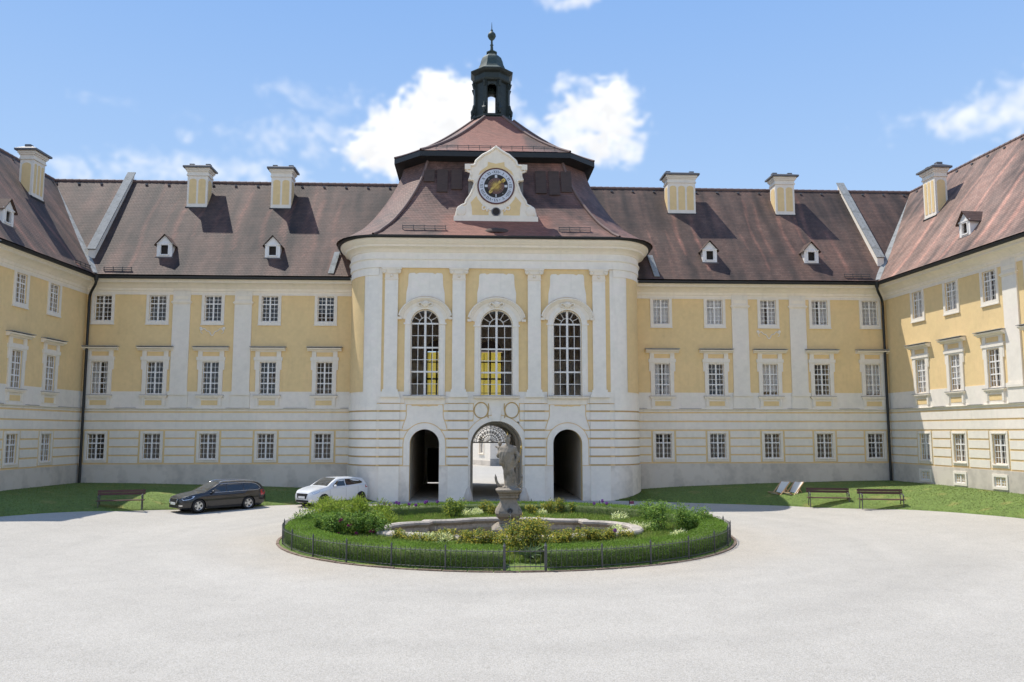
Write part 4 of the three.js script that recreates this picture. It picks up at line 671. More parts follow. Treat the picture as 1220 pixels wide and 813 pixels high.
  hand(0.62, 0.10, -0.93, 0.095); hand(0.56, 0.085, 2.42, 0.12);
  // ---- bell turret
  const tt = new THREE.Group(); tt.name = 'bell_turret'; tt.position.set(-0.12, 23.0, ZC); g.add(tt);
  const oct = (r, y, ph = Math.PI / 8) => { const l = []; for (let i = 0; i <= 8; i++) { const a = ph + i / 8 * Math.PI * 2; l.push([r * Math.sin(a), y, r * Math.cos(a)]); } return l; };
  part('base', [grid([oct(1.28, -0.7), oct(1.24, 0.28), oct(1.30, 0.32), oct(1.30, 0.42), oct(1.12, 0.48)], false, 0.3)], M.copper, tt);
  const ap = 1.12 * Math.cos(Math.PI / 8), fw = 1.12 * Math.sin(Math.PI / 8);
  for (let k = 0; k < 8; k++) {
    const s = shapeOf([[-fw, 0.4], [-fw, 2.75], [fw, 2.75], [fw, 0.4]]); if (k % 2 === 0) s.holes.push(archHole(0, 0.34, 0.52, 2.1, 16));
    part('wall_panel', [extr(s, ap - 0.16, ap).rotateY(k * Math.PI / 4)], M.copper, tt);
  }
  for (let k = 0; k < 8; k++) { const a = Math.PI / 8 + k * Math.PI / 4; const pl = []; pl.push(bx(-0.13, 0.13, 0.45, 2.75, 0.98, 1.2)); pl.push(tube([[0, 0.5, 1.32], [0, 0.75, 1.34], [0, 0.95, 1.26], [0, 1.2, 1.2]], 0.09, 12, 6), new THREE.CylinderGeometry(0.15, 0.15, 0.2, 12).rotateZ(Math.PI / 2).translate(0, 0.78, 1.26), tube([[0, 2.3, 1.2], [0, 2.5, 1.26], [0, 2.62, 1.3]], 0.08, 8, 6)); part('buttress', pl.map(q => q.rotateY(a)), M.copper, tt); }
  part('cornice', [grid([oct(1.15, 2.6), oct(1.28, 2.68), oct(1.32, 2.78), oct(1.2, 2.82), oct(1.2, 3.15), oct(1.36, 3.25), oct(1.44, 3.36), oct(1.44, 3.42)], false, 0.3)], M.copper, tt);
  const bell = [[1.44, 3.42], [1.18, 3.56], [0.92, 3.74], [0.80, 4.0], [0.74, 4.25], [0.64, 4.5], [0.46, 4.68], [0.30, 4.76], [0.30, 4.86], [0.36, 4.88], [0.36, 4.95], [0.2, 5.0]];
  part('dome', [grid(bell.map(([r, y]) => oct(r, y)), false, 0.35)], M.verdigris, tt);
  part('finial', [lathe([[0, 4.95], [0.16, 4.98], [0.1, 5.15], [0.08, 5.4], [0.12, 5.45], [0.07, 5.52], [0.06, 5.75], [0.2, 5.9], [0.27, 6.05], [0.24, 6.2], [0.12, 6.34], [0.05, 6.4], [0.09, 6.46], [0.03, 6.52], [0.02, 6.8], [0.008, 7.0], [0, 7.0]], 16)], M.verdigris, tt);
  part('bell', [lathe([[0, 2.62], [0.1, 2.6], [0.17, 2.48], [0.2, 2.3], [0.28, 2.16], [0, 2.16]], 20)], M.verdigris, tt);
  // ---- passages
  const mid0 = PZ - 0.6, mid1 = PBACK + 0.6;
  for (const s of [-1, 1]) part('passage_wall', [bx(Math.min(s * AR, s * (AR + 0.3)), Math.max(s * AR, s * (AR + 0.3)), -0.4, ASP, mid1, mid0)], M.inside, g);
  part('vault', [extr(ring(0, AR, AR + 0.3, ASP, ASP), mid1, mid0)], M.inside, g);
  for (const z of [-1.5, -6, -9.5]) part('vault_rib', [extr(ring(0, AR - 0.14, AR - 0.001, 0.1, ASP), z, z + 0.5)], M.inside, g);
  for (const s of [-1, 1]) {
    for (const q of [-1, 1]) part('passage_wall', [bx(s * SIDEX + (q < 0 ? -1.0 : 0.8), s * SIDEX + (q < 0 ? -0.8 : 1.0), -0.4, 4.6, mid1, mid0)], M.plasterWall, g);
    part('passage_ceiling', [bx(s * SIDEX - 0.8, s * SIDEX + 0.8, 4.2, 4.4, mid1, mid0)], M.plasterWall, g);
  }
  part('passage_door', [bx(-SIDEX - 0.6, -SIDEX + 0.6, 0.24, 2.6, PBACK + 0.2, PBACK + 0.28)], M.darkwood, g);
  part('hall_floor', [bx(-6.8, 6.8, 4.95, 5.2, PBACK + 0.6, PZ - 0.6)], M.boards, g);
  part('hall_ceiling', [bx(-6.8, 6.8, 12.6, 12.8, PBACK + 0.6, PZ - 0.6)], M.inside, g);
  for (const s of [-1, 1]) part('hall_wall', [bx(Math.min(s * 6.6, s * 6.8), Math.max(s * 6.6, s * 6.8), 5.2, 12.6, PBACK + 0.6, PZ - 0.6)], M.plasterWall, g);
  // wrought-iron fanlight at the far end
  const ir = []; const zi = PBACK + 0.3; ir.push(bx(-AR, AR, ASP + 0.02, ASP + 0.10, zi - 0.03, zi + 0.03));
  for (const r of [0.5, 0.95, 1.31]) ir.push(new THREE.TorusGeometry(r, 0.024, 5, 40, Math.PI).translate(0, ASP + 0.06, zi));
  for (let k = 0; k <= 12; k++) { const a = k / 12 * Math.PI; ir.push(bar([0.12 * Math.cos(a), ASP + 0.06 + 0.12 * Math.sin(a), zi], [1.31 * Math.cos(a), ASP + 0.06 + 1.31 * Math.sin(a), zi], 0.02, 5)); }
  for (let k = 0; k < 12; k++) { const a = (k + 0.5) / 12 * Math.PI; for (const [rm, sc] of [[0.72, 0.10], [1.12, 0.12]]) { const pts = []; for (let q = 0; q <= 16; q++) { const t = q / 16 * Math.PI * 3.2, rr = sc * (1 - 0.75 * q / 16); pts.push([rm * Math.cos(a) + rr * Math.cos(t + a), ASP + 0.06 + rm * Math.sin(a) + rr * Math.sin(t + a), zi]); } ir.push(tube(pts, 0.018, 24, 5)); } }
  ir.push(bx(-AR, -AR + 0.06, 0, ASP, zi - 0.04, zi + 0.04), bx(AR - 0.06, AR, 0, ASP, zi - 0.04, zi + 0.04));
  part('iron_fanlight', ir, M.iron, g);
}

// ------------------------------------------------------------ plain unseen wing added behind the camera to bounce sunlight into the court
{
  const g = thing('added_opposite_wing', 'unseen pale wing added opposite the gatehouse to bounce sunlight into the courtyard', 'building', [0, 0, 64], Math.PI);
  const sh = shapeOf([[-27, -0.5], [-27, 12.4], [27, 12.4], [27, -0.5]]), xs = []; for (let x = -24; x <= 24.1; x += 3.2) xs.push(x);
  for (const x of xs) for (const [y0, y1] of [[1.8, 3.6], [5.6, 7.5], [9.4, 11]]) sh.holes.push(rectHole(x - 0.5, x + 0.5, y0, y1));
  part('wall', [extr(sh, -0.5, 0)], M.white, g); part('rear_wall', [bx(-27, 27, -0.5, 12.4, -10, -9.6)], M.inside, g); for (const x of [-27, 26.6]) part('end_wall', [bx(x, x + 0.4, -0.5, 12.4, -9.6, -0.5)], M.inside, g);
  for (const x of xs) for (const [y0, y1] of [[1.8, 3.6], [5.6, 7.5], [9.4, 11]]) part('pane', metreUV(new THREE.PlaneGeometry(1, y1 - y0).translate(x, (y0 + y1) / 2, -0.15)), M.glass, g);
  part('cornice', [sweep(straight(-27, 27), corniceProfile(11.8, 0.7))], M.cream, g);
  part('roof', grid([[[-27, 12.6, 0.8], [27, 12.6, 0.8]], [[-27, 19.5, -5], [27, 19.5, -5]], [[-27, 12.6, -10.6], [27, 12.6, -10.6]]], false, 0.3, () => [1, 0.95, 0.9]), M.tile, g);
}

// ------------------------------------------------------------ the house across the street, seen through the gate
{
  const p = onGround(584, 555.5); const g = thing('street_house', 'white house across the street seen through the middle arch', 'building', [p.x, 0, p.z], Math.PI / 180 * -66);
  // local z: lit long face looks left; local x runs away
  const W = 30, D = 14, H = 9.5, sh = shapeOf([[-W, 0], [-W, H], [0, H], [0, 0]]); const xs = []; for (let x = -2.2; x > -28; x -= 3.1) xs.push(x);
  for (const x of xs) sh.holes.push(rectHole(x - 0.5, x + 0.5, 1.5, 3.1), rectHole(x - 0.5, x + 0.5, 4.8, 6.5)); const wg = extr(sh, -0.35, 0); part('wall', [wg], M.white, g);
  part('side_wall', [bx(-0.35, 0, 0, H, -D, -0.35)], M.white, g); part('rear_wall', [bx(-W, -0.35, 0, H, -D, -D + 0.3)], M.white, g);
  part('plinth', [bx(-W, 0.05, 0, 0.7, 0, 0.05)], M.plinth, g); part('plinth', [bx(0, 0.05, 0, 0.9, -D, 0)], M.sill, g);
  part('cornice', [bx(-W, 0.3, H, H + 0.4, -D, 0.3)], M.cream, g); part('roof', grid([[[-W, H + 0.4, 0.5], [0.4, H + 0.4, 0.5]], [[-W, H + 5, -D / 2], [-4, H + 5, -D / 2]], [[-W, H + 0.4, -D], [0.4, H + 0.4, -D]]], false, 0.3, () => [1, 0.9, 0.85]), M.tile, g);
  for (const x of xs) for (const [y0, y1] of [[1.5, 3.1], [4.8, 6.5]]) { const w = new THREE.Group(); w.name = 'window'; w.position.x = x; g.add(w); part('frame', [bx(-0.5, -0.42, y0, y1, -0.2, -0.12), bx(0.42, 0.5, y0, y1, -0.2, -0.12), bx(-0.04, 0.04, y0, y1, -0.2, -0.12), bx(-0.42, 0.42, y0 + 1.0, y0 + 1.08, -0.2, -0.12)], M.paint, w); part('pane', metreUV(new THREE.PlaneGeometry(1, y1 - y0).translate(0, (y0 + y1) / 2, -0.17)), M.glass, w); part('surround', [bx(-0.66, -0.5, y0 - 0.1, y1 + 0.15, 0, 0.05), bx(0.5, 0.66, y0 - 0.1, y1 + 0.15, 0, 0.05), bx(-0.5, 0.5, y1, y1 + 0.15, 0, 0.05), bx(-0.7, 0.7, y0 - 0.16, y0 - 0.1, 0, 0.1)], M.cream, w); }
}
// ------------------------------------------------------------ round flower bed
const basinHalf = [[0, -3.55], [0.6, -3.52], [1.2, -3.36], [1.7, -3.05], [2.0, -2.85], [2.5, -2.72], [3.05, -2.7], [3.1, -2.15], [3.5, -2.08], [4.0, -1.75], [4.4, -1.15], [4.6, -0.45], [4.62, 0]];
const basinCurve = (() => { const q = basinHalf, r = [...q, ...q.slice(0, -1).reverse().map(([x, z]) => [x, -z * 0.78])]; return [...r, ...r.slice(1, -1).reverse().map(([x, z]) => [-x, z])]; })();
const BC = [0.05, 15.9];
function offsetLoop(l, d) { const n = l.length; return l.map((p, i) => { const a = l[(i + n - 1) % n], b = l[(i + 1) % n]; let tx = b[0] - a[0], tz = b[1] - a[1]; const m = Math.hypot(tx, tz) || 1; return [p[0] + tz / m * d, p[1] - tx / m * d]; }); }
const insideBasin = (x, z) => { const px = x - BC[0], pz = z - BC[1]; let c = false; const l = offsetLoop(basinCurve, 0.3); for (let i = 0, j = l.length - 1; i < l.length; j = i++) { if ((l[i][1] > pz) !== (l[j][1] > pz) && px < (l[j][0] - l[i][0]) * (pz - l[i][1]) / (l[j][1] - l[i][1]) + l[i][0]) c = !c; } return c; };
const bedH = (x, z) => 0.06 + 0.05 * (fbm(x * 0.9, z * 0.9, 0, 3, 161) - 0.5);
{
  const rows = []; const outer = offsetLoop(basinCurve, 0.05);
  for (let j = 0; j <= 14; j++) rows.push([...outer, outer[0]].map(([x, z]) => { const a = Math.atan2(z + BC[1] - FC[1], x + BC[0] - FC[0]), X = lerp(x + BC[0], FC[0] + (FR + 0.03) * Math.cos(a), j / 14), Z = lerp(z + BC[1], FC[1] + (FR + 0.03) * Math.sin(a), j / 14); return [X, j === 14 ? -0.02 : bedH(X, Z), Z]; }));
  const g = grid(rows, false, 2); const p = g.attributes.position, uv = g.attributes.uv; for (let i = 0; i < p.count; i++) uv.setXY(i, p.getX(i), p.getZ(i));
  solid('bed_turf', g, M.grass, 'green turf of the round flower bed around the basin', 'turf', null, 'structure');
}
// edging stones
{
  const e = thing('bed_edging', 'low brownish stone edging ring at the foot of the iron fence', 'edging', [FC[0], 0, FC[1]]); const N = 72;
  const mat = std(rgb(0.30, 0.22, 0.17), { map: stoneMap, roughness: 0.95 }); const geo = metreUV(bx(-0.33, 0.33, -0.05, 0.035, -0.045, 0.045));
  for (let i = 0; i < N; i++) { const a = (i + 0.5) / N * Math.PI * 2; const m = part('edging_stone', geo, mat, e); m.position.set((FR + 0.02) * Math.cos(a), R(-0.015, 0.01), (FR + 0.02) * Math.sin(a)); m.rotation.y = -a + Math.PI / 2 + R(-0.02, 0.02); }
}
// iron fence: posts, rails, pickets; a gate towards the courtyard
{
  const f = thing('iron_fence', 'low black iron picket fence round the flower bed', 'fence', [FC[0], 0, FC[1]]); const r = FR - 0.12;
  const P = (a, y) => [r * Math.cos(a), y, r * Math.sin(a)]; const GA = Math.PI / 2 - 0.02, gw = 0.071, NP = 30;
  const posts = []; for (let k = 0; k <= NP; k++) posts.push(lerp(GA + gw, GA - gw + Math.PI * 2, k / NP));
  const postGeo = metreUV(merge([bx(-0.018, 0.018, 0, 0.62, -0.018, 0.018), new THREE.ConeGeometry(0.032, 0.09, 4).rotateY(Math.PI / 4).translate(0, 0.665, 0)])), gatePost = metreUV(merge([bx(-0.035, 0.035, 0, 0.66, -0.035, 0.035), new THREE.ConeGeometry(0.06, 0.1, 4).rotateY(Math.PI / 4).translate(0, 0.71, 0)]));
  posts.forEach((a, i) => { const m = part('post', i === 0 || i === NP ? gatePost : postGeo, M.iron, f); m.position.set(...P(a, 0)); m.rotation.y = -a; });
  for (let i = 0; i < NP; i++) for (const y of [0.09, 0.52]) part('rail', [tube([0, 0.25, 0.5, 0.75, 1].map(t => P(lerp(posts[i], posts[i + 1], t), y)), 0.010, 6, 5)], M.iron, f);
  for (const y of [0.12, 0.52]) part('gate_rail', [bar(P(GA - gw, y), P(GA + gw, y), 0.014)], M.iron, f);
  const pick = metreUV(merge([new THREE.CylinderGeometry(0.006, 0.006, 0.5, 5).translate(0, 0.31, 0), new THREE.ConeGeometry(0.014, 0.05, 5).translate(0, 0.585, 0)]));
  const all = []; for (let i = 0; i < NP; i++) { const n = 11; for (let k = 1; k < n; k++) all.push(lerp(posts[i], posts[i + 1], k / n)); } for (let k = 1; k < 8; k++) all.push(GA - gw + 2 * gw * k / 8);
  const front = all.slice().sort((x, y) => Math.sin(y) - Math.sin(x)), rest = [];
  front.forEach((a, i) => { if (i < 290) { const m = part('picket', pick, M.iron, f); m.position.set(...P(a, 0)); m.rotation.y = -a; } else rest.push(pick.clone().translate(...P(a, 0))); });
  if (rest.length) tag(part('pickets_behind', mergeGeometries(rest), M.iron, f), null, null, null, 'stuff');
}
// leaves ------------------------------------------------------------
const leafMat = (r, g, b, o = {}) => new THREE.MeshPhysicalMaterial({ color: 0xffffff, vertexColors: true, roughness: 0.9, specularIntensity: 0.35, transmission: 0.42, thickness: 0, side: THREE.DoubleSide, ...o });
const LEAF = leafMat();
function leafGeo(list) {   // list: [pos, dir, up, len, wid, colour, bend]
  const pos = new Float32Array(list.length * 12 * 3), col = new Float32Array(list.length * 12 * 3); let o = 0;
  const s = new THREE.Vector3(), t = new THREE.Vector3();
  for (const [p, d, u, len, wid, c, bend] of list) {
    s.crossVectors(d, u).normalize(); const nrm = t.crossVectors(s, d).normalize();
    const pt = (l, w, h) => [p.x + d.x * l * len + s.x * w * wid - nrm.x * h, p.y + d.y * l * len + s.y * w * wid - nrm.y * h, p.z + d.z * l * len + s.z * w * wid - nrm.z * h];
    const a = pt(0, 0, 0), b = pt(0.45, -0.5, bend * 0.15 * len), c2 = pt(0.45, 0.5, bend * 0.15 * len), m = pt(0.5, 0, 0), e = pt(1, 0, bend * 0.45 * len);
    for (const q of [a, b, m, a, m, c2, b, e, m, m, e, c2]) { pos.set(q, o); col.set(c, o); o += 3; }
  }
  const g = new THREE.BufferGeometry(); g.setAttribute('position', new THREE.BufferAttribute(pos, 3)); g.setAttribute('color', new THREE.BufferAttribute(col, 3)); g.setAttribute('uv', new THREE.BufferAttribute(new Float32Array(list.length * 24), 2)); g.computeVertexNormals(); return g;
}
const rv = () => { const z = R(-1, 1), a = R(0, Math.PI * 2), q = Math.sqrt(1 - z * z); return new THREE.Vector3(q * Math.cos(a), z, q * Math.sin(a)); };
const V3 = (x, y, z) => new THREE.Vector3(x, y, z);
function bush(name, label, pos, rad, h, o = {}) {
  const { n = 1400, len = 0.09, wid = 0.045, base = [0.07, 0.13, 0.03], tipc = [0.16, 0.25, 0.05], tipShare = 0.3, stems = 14, flowers = null, group, spiky = 0, category = 'shrub' } = o;
  const t = thing(name, label, category, [pos.x, bedH(pos.x, pos.z), pos.z], 0, group); const L = [], st = [];
  const lobes = []; for (let i = 0; i < stems; i++) { const a = R(0, Math.PI * 2), q = Math.sqrt(rnd()) * rad * 0.75, top = h * R(0.62, 1.02) * (1 - 0.35 * (q / rad) ** 2); lobes.push([q * Math.cos(a), top, q * Math.sin(a), R(0.55, 1) * rad * 0.42]); st.push(tube([[0.3 * q * Math.cos(a), 0, 0.3 * q * Math.sin(a)], [0.7 * q * Math.cos(a), top * 0.5, 0.7 * q * Math.sin(a)], [q * Math.cos(a), top * 0.95, q * Math.sin(a)]], 0.008, 5, 4)); }
  for (let i = 0; i < n; i++) {
    const l = lobes[Math.floor(rnd() * lobes.length)], dv = rv(), rr = Math.pow(rnd(), 0.45) * l[3]; const p = V3(l[0] + dv.x * rr, Math.max(0.02, l[1] - l[3] * 0.6 * (spiky ? 1.5 : 1) + dv.y * rr * 1.05 - (rnd() < 0.4 ? R(0, l[1] * 0.75) : 0)), l[2] + dv.z * rr);
    const d = V3(dv.x + R(-0.5, 0.5), (spiky ? R(0.5, 1.4) : R(-0.5, 0.7)), dv.z + R(-0.5, 0.5)).normalize(); const k = R(0.7, 1.25), c = rnd() < tipShare ? tipc : base;
    L.push([p, d, rv().multiplyScalar(0.6).add(V3(0, 1, 0)).normalize(), len * R(0.6, 1.3), wid * R(0.7, 1.2), c.map((x, q) => x * k * [2.1, 1.95, 1.3][q]), R(0.2, 1.1)]);
  }
  part('foliage', leafGeo(L), LEAF, t); tag(part('stems', st, std(rgb(0.09, 0.10, 0.04)), t), null, null, null, 'stuff');
  if (flowers) for (const [fx, fy, fz, r, c] of flowers) {
    const q = []; for (let i = 0; i < 26; i++) { const dv = rv(); if (dv.y < -0.5) dv.y *= -1; const up = rv(); q.push([V3(fx, fy, fz).addScaledVector(dv, r * 0.25), dv, up, r * R(0.7, 1.0), r * 0.75, c.map(x => x * R(0.75, 1.2)), 0.9]); }
    const st2 = part('flower', leafGeo(q), LEAF, t); part('flower_stem', [bar([fx, fy, fz], [fx * 0.8, fy * 0.3, fz * 0.8], 0.005, 4)], std(rgb(0.06, 0.10, 0.03)), st2);
  }
  return t;
}
// clipped hedge just inside the fence, with the opening at the gate
{
  const h = thing('box_hedge', 'low clipped green hedge ring inside the iron fence', 'hedge', [FC[0], 0, FC[1]]); const r0 = 6.85, r1 = 7.70, H = 0.55, gap = 0.078, A0 = Math.PI / 2 - 0.02 + gap, A1 = Math.PI / 2 - 0.02 - gap + Math.PI * 2;
  const sec = [[r1 - 0.12, 0.02], [r1 - 0.1, 0.2], [r1 - 0.11, H - 0.14], [r1 - 0.18, H - 0.09], [r0 + 0.16, H - 0.09], [r0 + 0.1, H - 0.15], [r0 + 0.1, 0.02]]; const rows = [];
  const wob = (a, y) => 0.03 * (fbm(a * 9, y * 4, 0, 3, 171) - 0.5);
  for (let i = 0; i <= 200; i++) { const a = lerp(A0, A1, i / 200); rows.push(sec.map(([r, y]) => [(r + wob(a, y)) * Math.cos(a), y * (1 + 1.5 * wob(a * 2, 3)), (r + wob(a, y)) * Math.sin(a)])); }
  const ends = [rows[0], rows[200]].map(q => new THREE.ShapeGeometry(shapeOf(sec)));
  part('branches', grid(rows, false, 1), std(rgb(0.11, 0.14, 0.05), { roughness: 1 }), h);
  const L = []; for (let i = 0; i < 95000; i++) {
    const a = lerp(A0, A1, rnd()), f = rnd(); let r, y, n;
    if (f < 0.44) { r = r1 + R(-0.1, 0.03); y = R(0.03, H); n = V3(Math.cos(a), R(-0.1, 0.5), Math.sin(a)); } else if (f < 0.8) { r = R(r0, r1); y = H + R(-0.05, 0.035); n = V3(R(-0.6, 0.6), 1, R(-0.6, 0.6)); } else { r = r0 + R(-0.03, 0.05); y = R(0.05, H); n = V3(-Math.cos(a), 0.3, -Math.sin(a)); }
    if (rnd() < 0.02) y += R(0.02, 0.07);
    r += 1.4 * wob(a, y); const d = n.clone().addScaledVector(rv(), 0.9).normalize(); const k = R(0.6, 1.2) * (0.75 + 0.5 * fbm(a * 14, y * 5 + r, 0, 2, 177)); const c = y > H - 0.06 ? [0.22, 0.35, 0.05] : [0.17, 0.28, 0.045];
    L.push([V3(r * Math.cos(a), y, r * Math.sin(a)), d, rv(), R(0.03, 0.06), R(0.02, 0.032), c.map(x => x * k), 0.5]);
  }
  part('foliage', leafGeo(L), LEAF, h);
}
// grass standing in the bed and on the lawns
function tufts(name, label, n, spot, hmin, hmax, cols) {
  const blades = []; for (let i = 0; i < 5; i++) { const a = i / 5 * Math.PI * 2 + 0.3; blades.push([V3(0.02 * Math.cos(a), 0, 0.02 * Math.sin(a)), V3(0.35 * Math.cos(a), 1, 0.35 * Math.sin(a)).normalize(), V3(-Math.sin(a), 0.2, Math.cos(a)), 1, 0.16, [1, 1, 1], 0.6]); }
  const g = leafGeo(blades), im = new THREE.InstancedMesh(g, new THREE.MeshPhysicalMaterial({ color: 0xffffff, roughness: 0.9, specularIntensity: 0.3, transmission: 0.35, thickness: 0, side: THREE.DoubleSide }), n); const m = new THREE.Matrix4(), q = new THREE.Quaternion(), col = new THREE.Color();
  for (let i = 0; i < n; i++) { const p = spot(i), s = R(hmin, hmax), c = cols[Math.floor(rnd() * cols.length)], k = R(0.7, 1.25); q.setFromEuler(new THREE.Euler(R(-0.2, 0.2), R(0, 6.3), R(-0.2, 0.2))); m.compose(V3(...p), q, V3(s, s, s)); im.setMatrixAt(i, m); im.setColorAt(i, col.setRGB(c[0] * k, c[1] * k, c[2] * k)); }
  im.name = numbered(name); tag(im, label, 'grass', null, 'stuff'); scene.add(im); return im;
}
tufts('bed_grass', 'grass growing between the plants of the round bed', 15000, () => { for (;;) { const a = R(0, Math.PI * 2), r = 7.0 * Math.sqrt(rnd()), x = FC[0] + r * Math.cos(a), z = FC[1] + r * Math.sin(a); if (!insideBasin(x, z)) return [x, bedH(x, z) - 0.01, z]; } }, 0.08, 0.24, [[0.24, 0.36, 0.06], [0.28, 0.38, 0.07], [0.33, 0.38, 0.10]]);
for (const s of [-1, 1]) tufts('lawn_grass', s < 0 ? 'short blades of grass on the lawn behind the parked cars' : 'short blades of grass on the lawn with the deck chairs', 15000, () => { const p = lawns[s](R(0.02, 0.96), Math.pow(rnd(), 1.0)); return [p[0], p[1] - 0.01, p[2]]; }, 0.02, 0.05, [[0.19, 0.27, 0.06], [0.22, 0.29, 0.07], [0.28, 0.29, 0.11]]);

// ------------------------------------------------------------ fountain basin and pedestal
{
  const f = thing('fountain', 'baroque fountain with curved stone basin and vase-shaped pedestal', 'fountain', [BC[0], 0, BC[1]]);
  const prof = [[0.06, -0.3], [0.06, 0.06], [0.14, 0.10], [0.18, 0.15], [0.18, 0.20], [0.14, 0.24], [-0.16, 0.26], [-0.22, 0.22], [-0.22, 0.16], [-0.16, 0.11], [-0.10, 0.07], [-0.10, -0.35]];
  // dense loop so that the mouldings stay even
  const dense = []; const n = basinCurve.length; for (let i = 0; i < n; i++) { const a = basinCurve[i], b = basinCurve[(i + 1) % n], k = Math.max(1, Math.round(Math.hypot(b[0] - a[0], b[1] - a[1]) / 0.12)); for (let j = 0; j < k; j++) dense.push([lerp(a[0], b[0], j / k), lerp(a[1], b[1], j / k)]); }
  const rows = prof.map(([d, y]) => { const l = offsetLoop(dense, d * 1.15); return [...l, l[0]].map(([x, z]) => [x, y > 0 ? y * 1.28 : y, z]); });
  const N = rows[0].length, SEG = 18;   // rim blocks
  for (let s = 0; s < SEG; s++) { const a = Math.floor(s * (N - 1) / SEG), b = Math.floor((s + 1) * (N - 1) / SEG); const blk = part('rim_block', grid(rows.map(r => r.slice(a, b + 1).map((p, i, q) => i === q.length - 1 ? [lerp(p[0], q[i - 1][0], 0.06), p[1], lerp(p[2], q[i - 1][2], 0.06)] : p)), false, 0.5), M.rim, f); }
  part('basin_floor', metreUV(new THREE.ShapeGeometry(shapeOf(basinCurve.map(([x, z]) => [x, -z]))).rotateX(-Math.PI / 2).translate(0, -0.34, 0)), std(rgb(0.17, 0.12, 0.05), { map: stoneMap, roughness: 0.9 }), f);
  part('water', metreUV(new THREE.ShapeGeometry(shapeOf(basinCurve.map(([x, z]) => [x * 0.985, -z * 0.985]))).rotateX(-Math.PI / 2).translate(0, -0.06, 0)), phy(rgb(0.75, 0.72, 0.5), { roughness: 0.06, transmission: 1, thickness: 0, ior: 1.33, bumpMap: stoneBump, bumpScale: 0.004 }), f);
  // pedestal: square on plan with swelling sides
  const sq = (h, y, ch = 0.22) => { const c = h * ch; return [[-h + c, y, h], [h - c, y, h], [h, y, h - c], [h, y, -h + c], [h - c, y, -h], [-h + c, y, -h], [-h, y, -h + c], [-h, y, h - c], [-h + c, y, h]]; };
  const low = y => y < 0.46 ? y : 0.46 + (y - 0.46) * 0.79, stack = (l, ch) => grid(l.map(([h, y]) => sq(h, low(y), ch)), false, 0.45);
  part('pedestal_plinth', [stack([[0.60, -0.35], [0.60, 0.28], [0.56, 0.32], [0.50, 0.38], [0.44, 0.42], [0.40, 0.46], [0.01, 0.46]], 0.08)], M.stone, f);
  part('pedestal_vase', [stack([[0.34, 0.44], [0.35, 0.54], [0.30, 0.60], [0.36, 0.68], [0.45, 0.80], [0.48, 0.92], [0.46, 1.05], [0.38, 1.22], [0.31, 1.38], [0.29, 1.5], [0.29, 1.58]])], M.stone, f);
  part('pedestal_cap', [stack([[0.28, 1.56], [0.34, 1.60], [0.34, 1.72], [0.38, 1.76], [0.38, 1.80], [0.44, 1.86], [0.46, 1.92], [0.46, 1.97], [0.36, 2.03], [0.02, 2.06]])], M.stone, f);
  part('spout', [new THREE.TorusGeometry(0.07, 0.03, 8, 18).translate(0.03, 0.93, 0.46), new THREE.CylinderGeometry(0.025, 0.03, 0.14, 10).rotateX(Math.PI / 2).translate(0.03, 0.93, 0.5), new THREE.CylinderGeometry(0.06, 0.06, 0.03, 14).rotateX(Math.PI / 2).translate(0.03, 0.93, 0.45)], M.iron, f);
  const st = []; for (let i = 0; i <= 10; i++) { const t = i / 10; st.push([0.03 + 0.01 * Math.sin(i * 2), 0.93 - 0.98 * t * t, 0.57 + 0.12 * t]); }
  part('water_jet', [tube(st, 0.011, 24, 6)], phy(rgb(1, 1, 1), { transmission: 0.85, thickness: 0.02, roughness: 0.15, ior: 1.33 }), f);
}
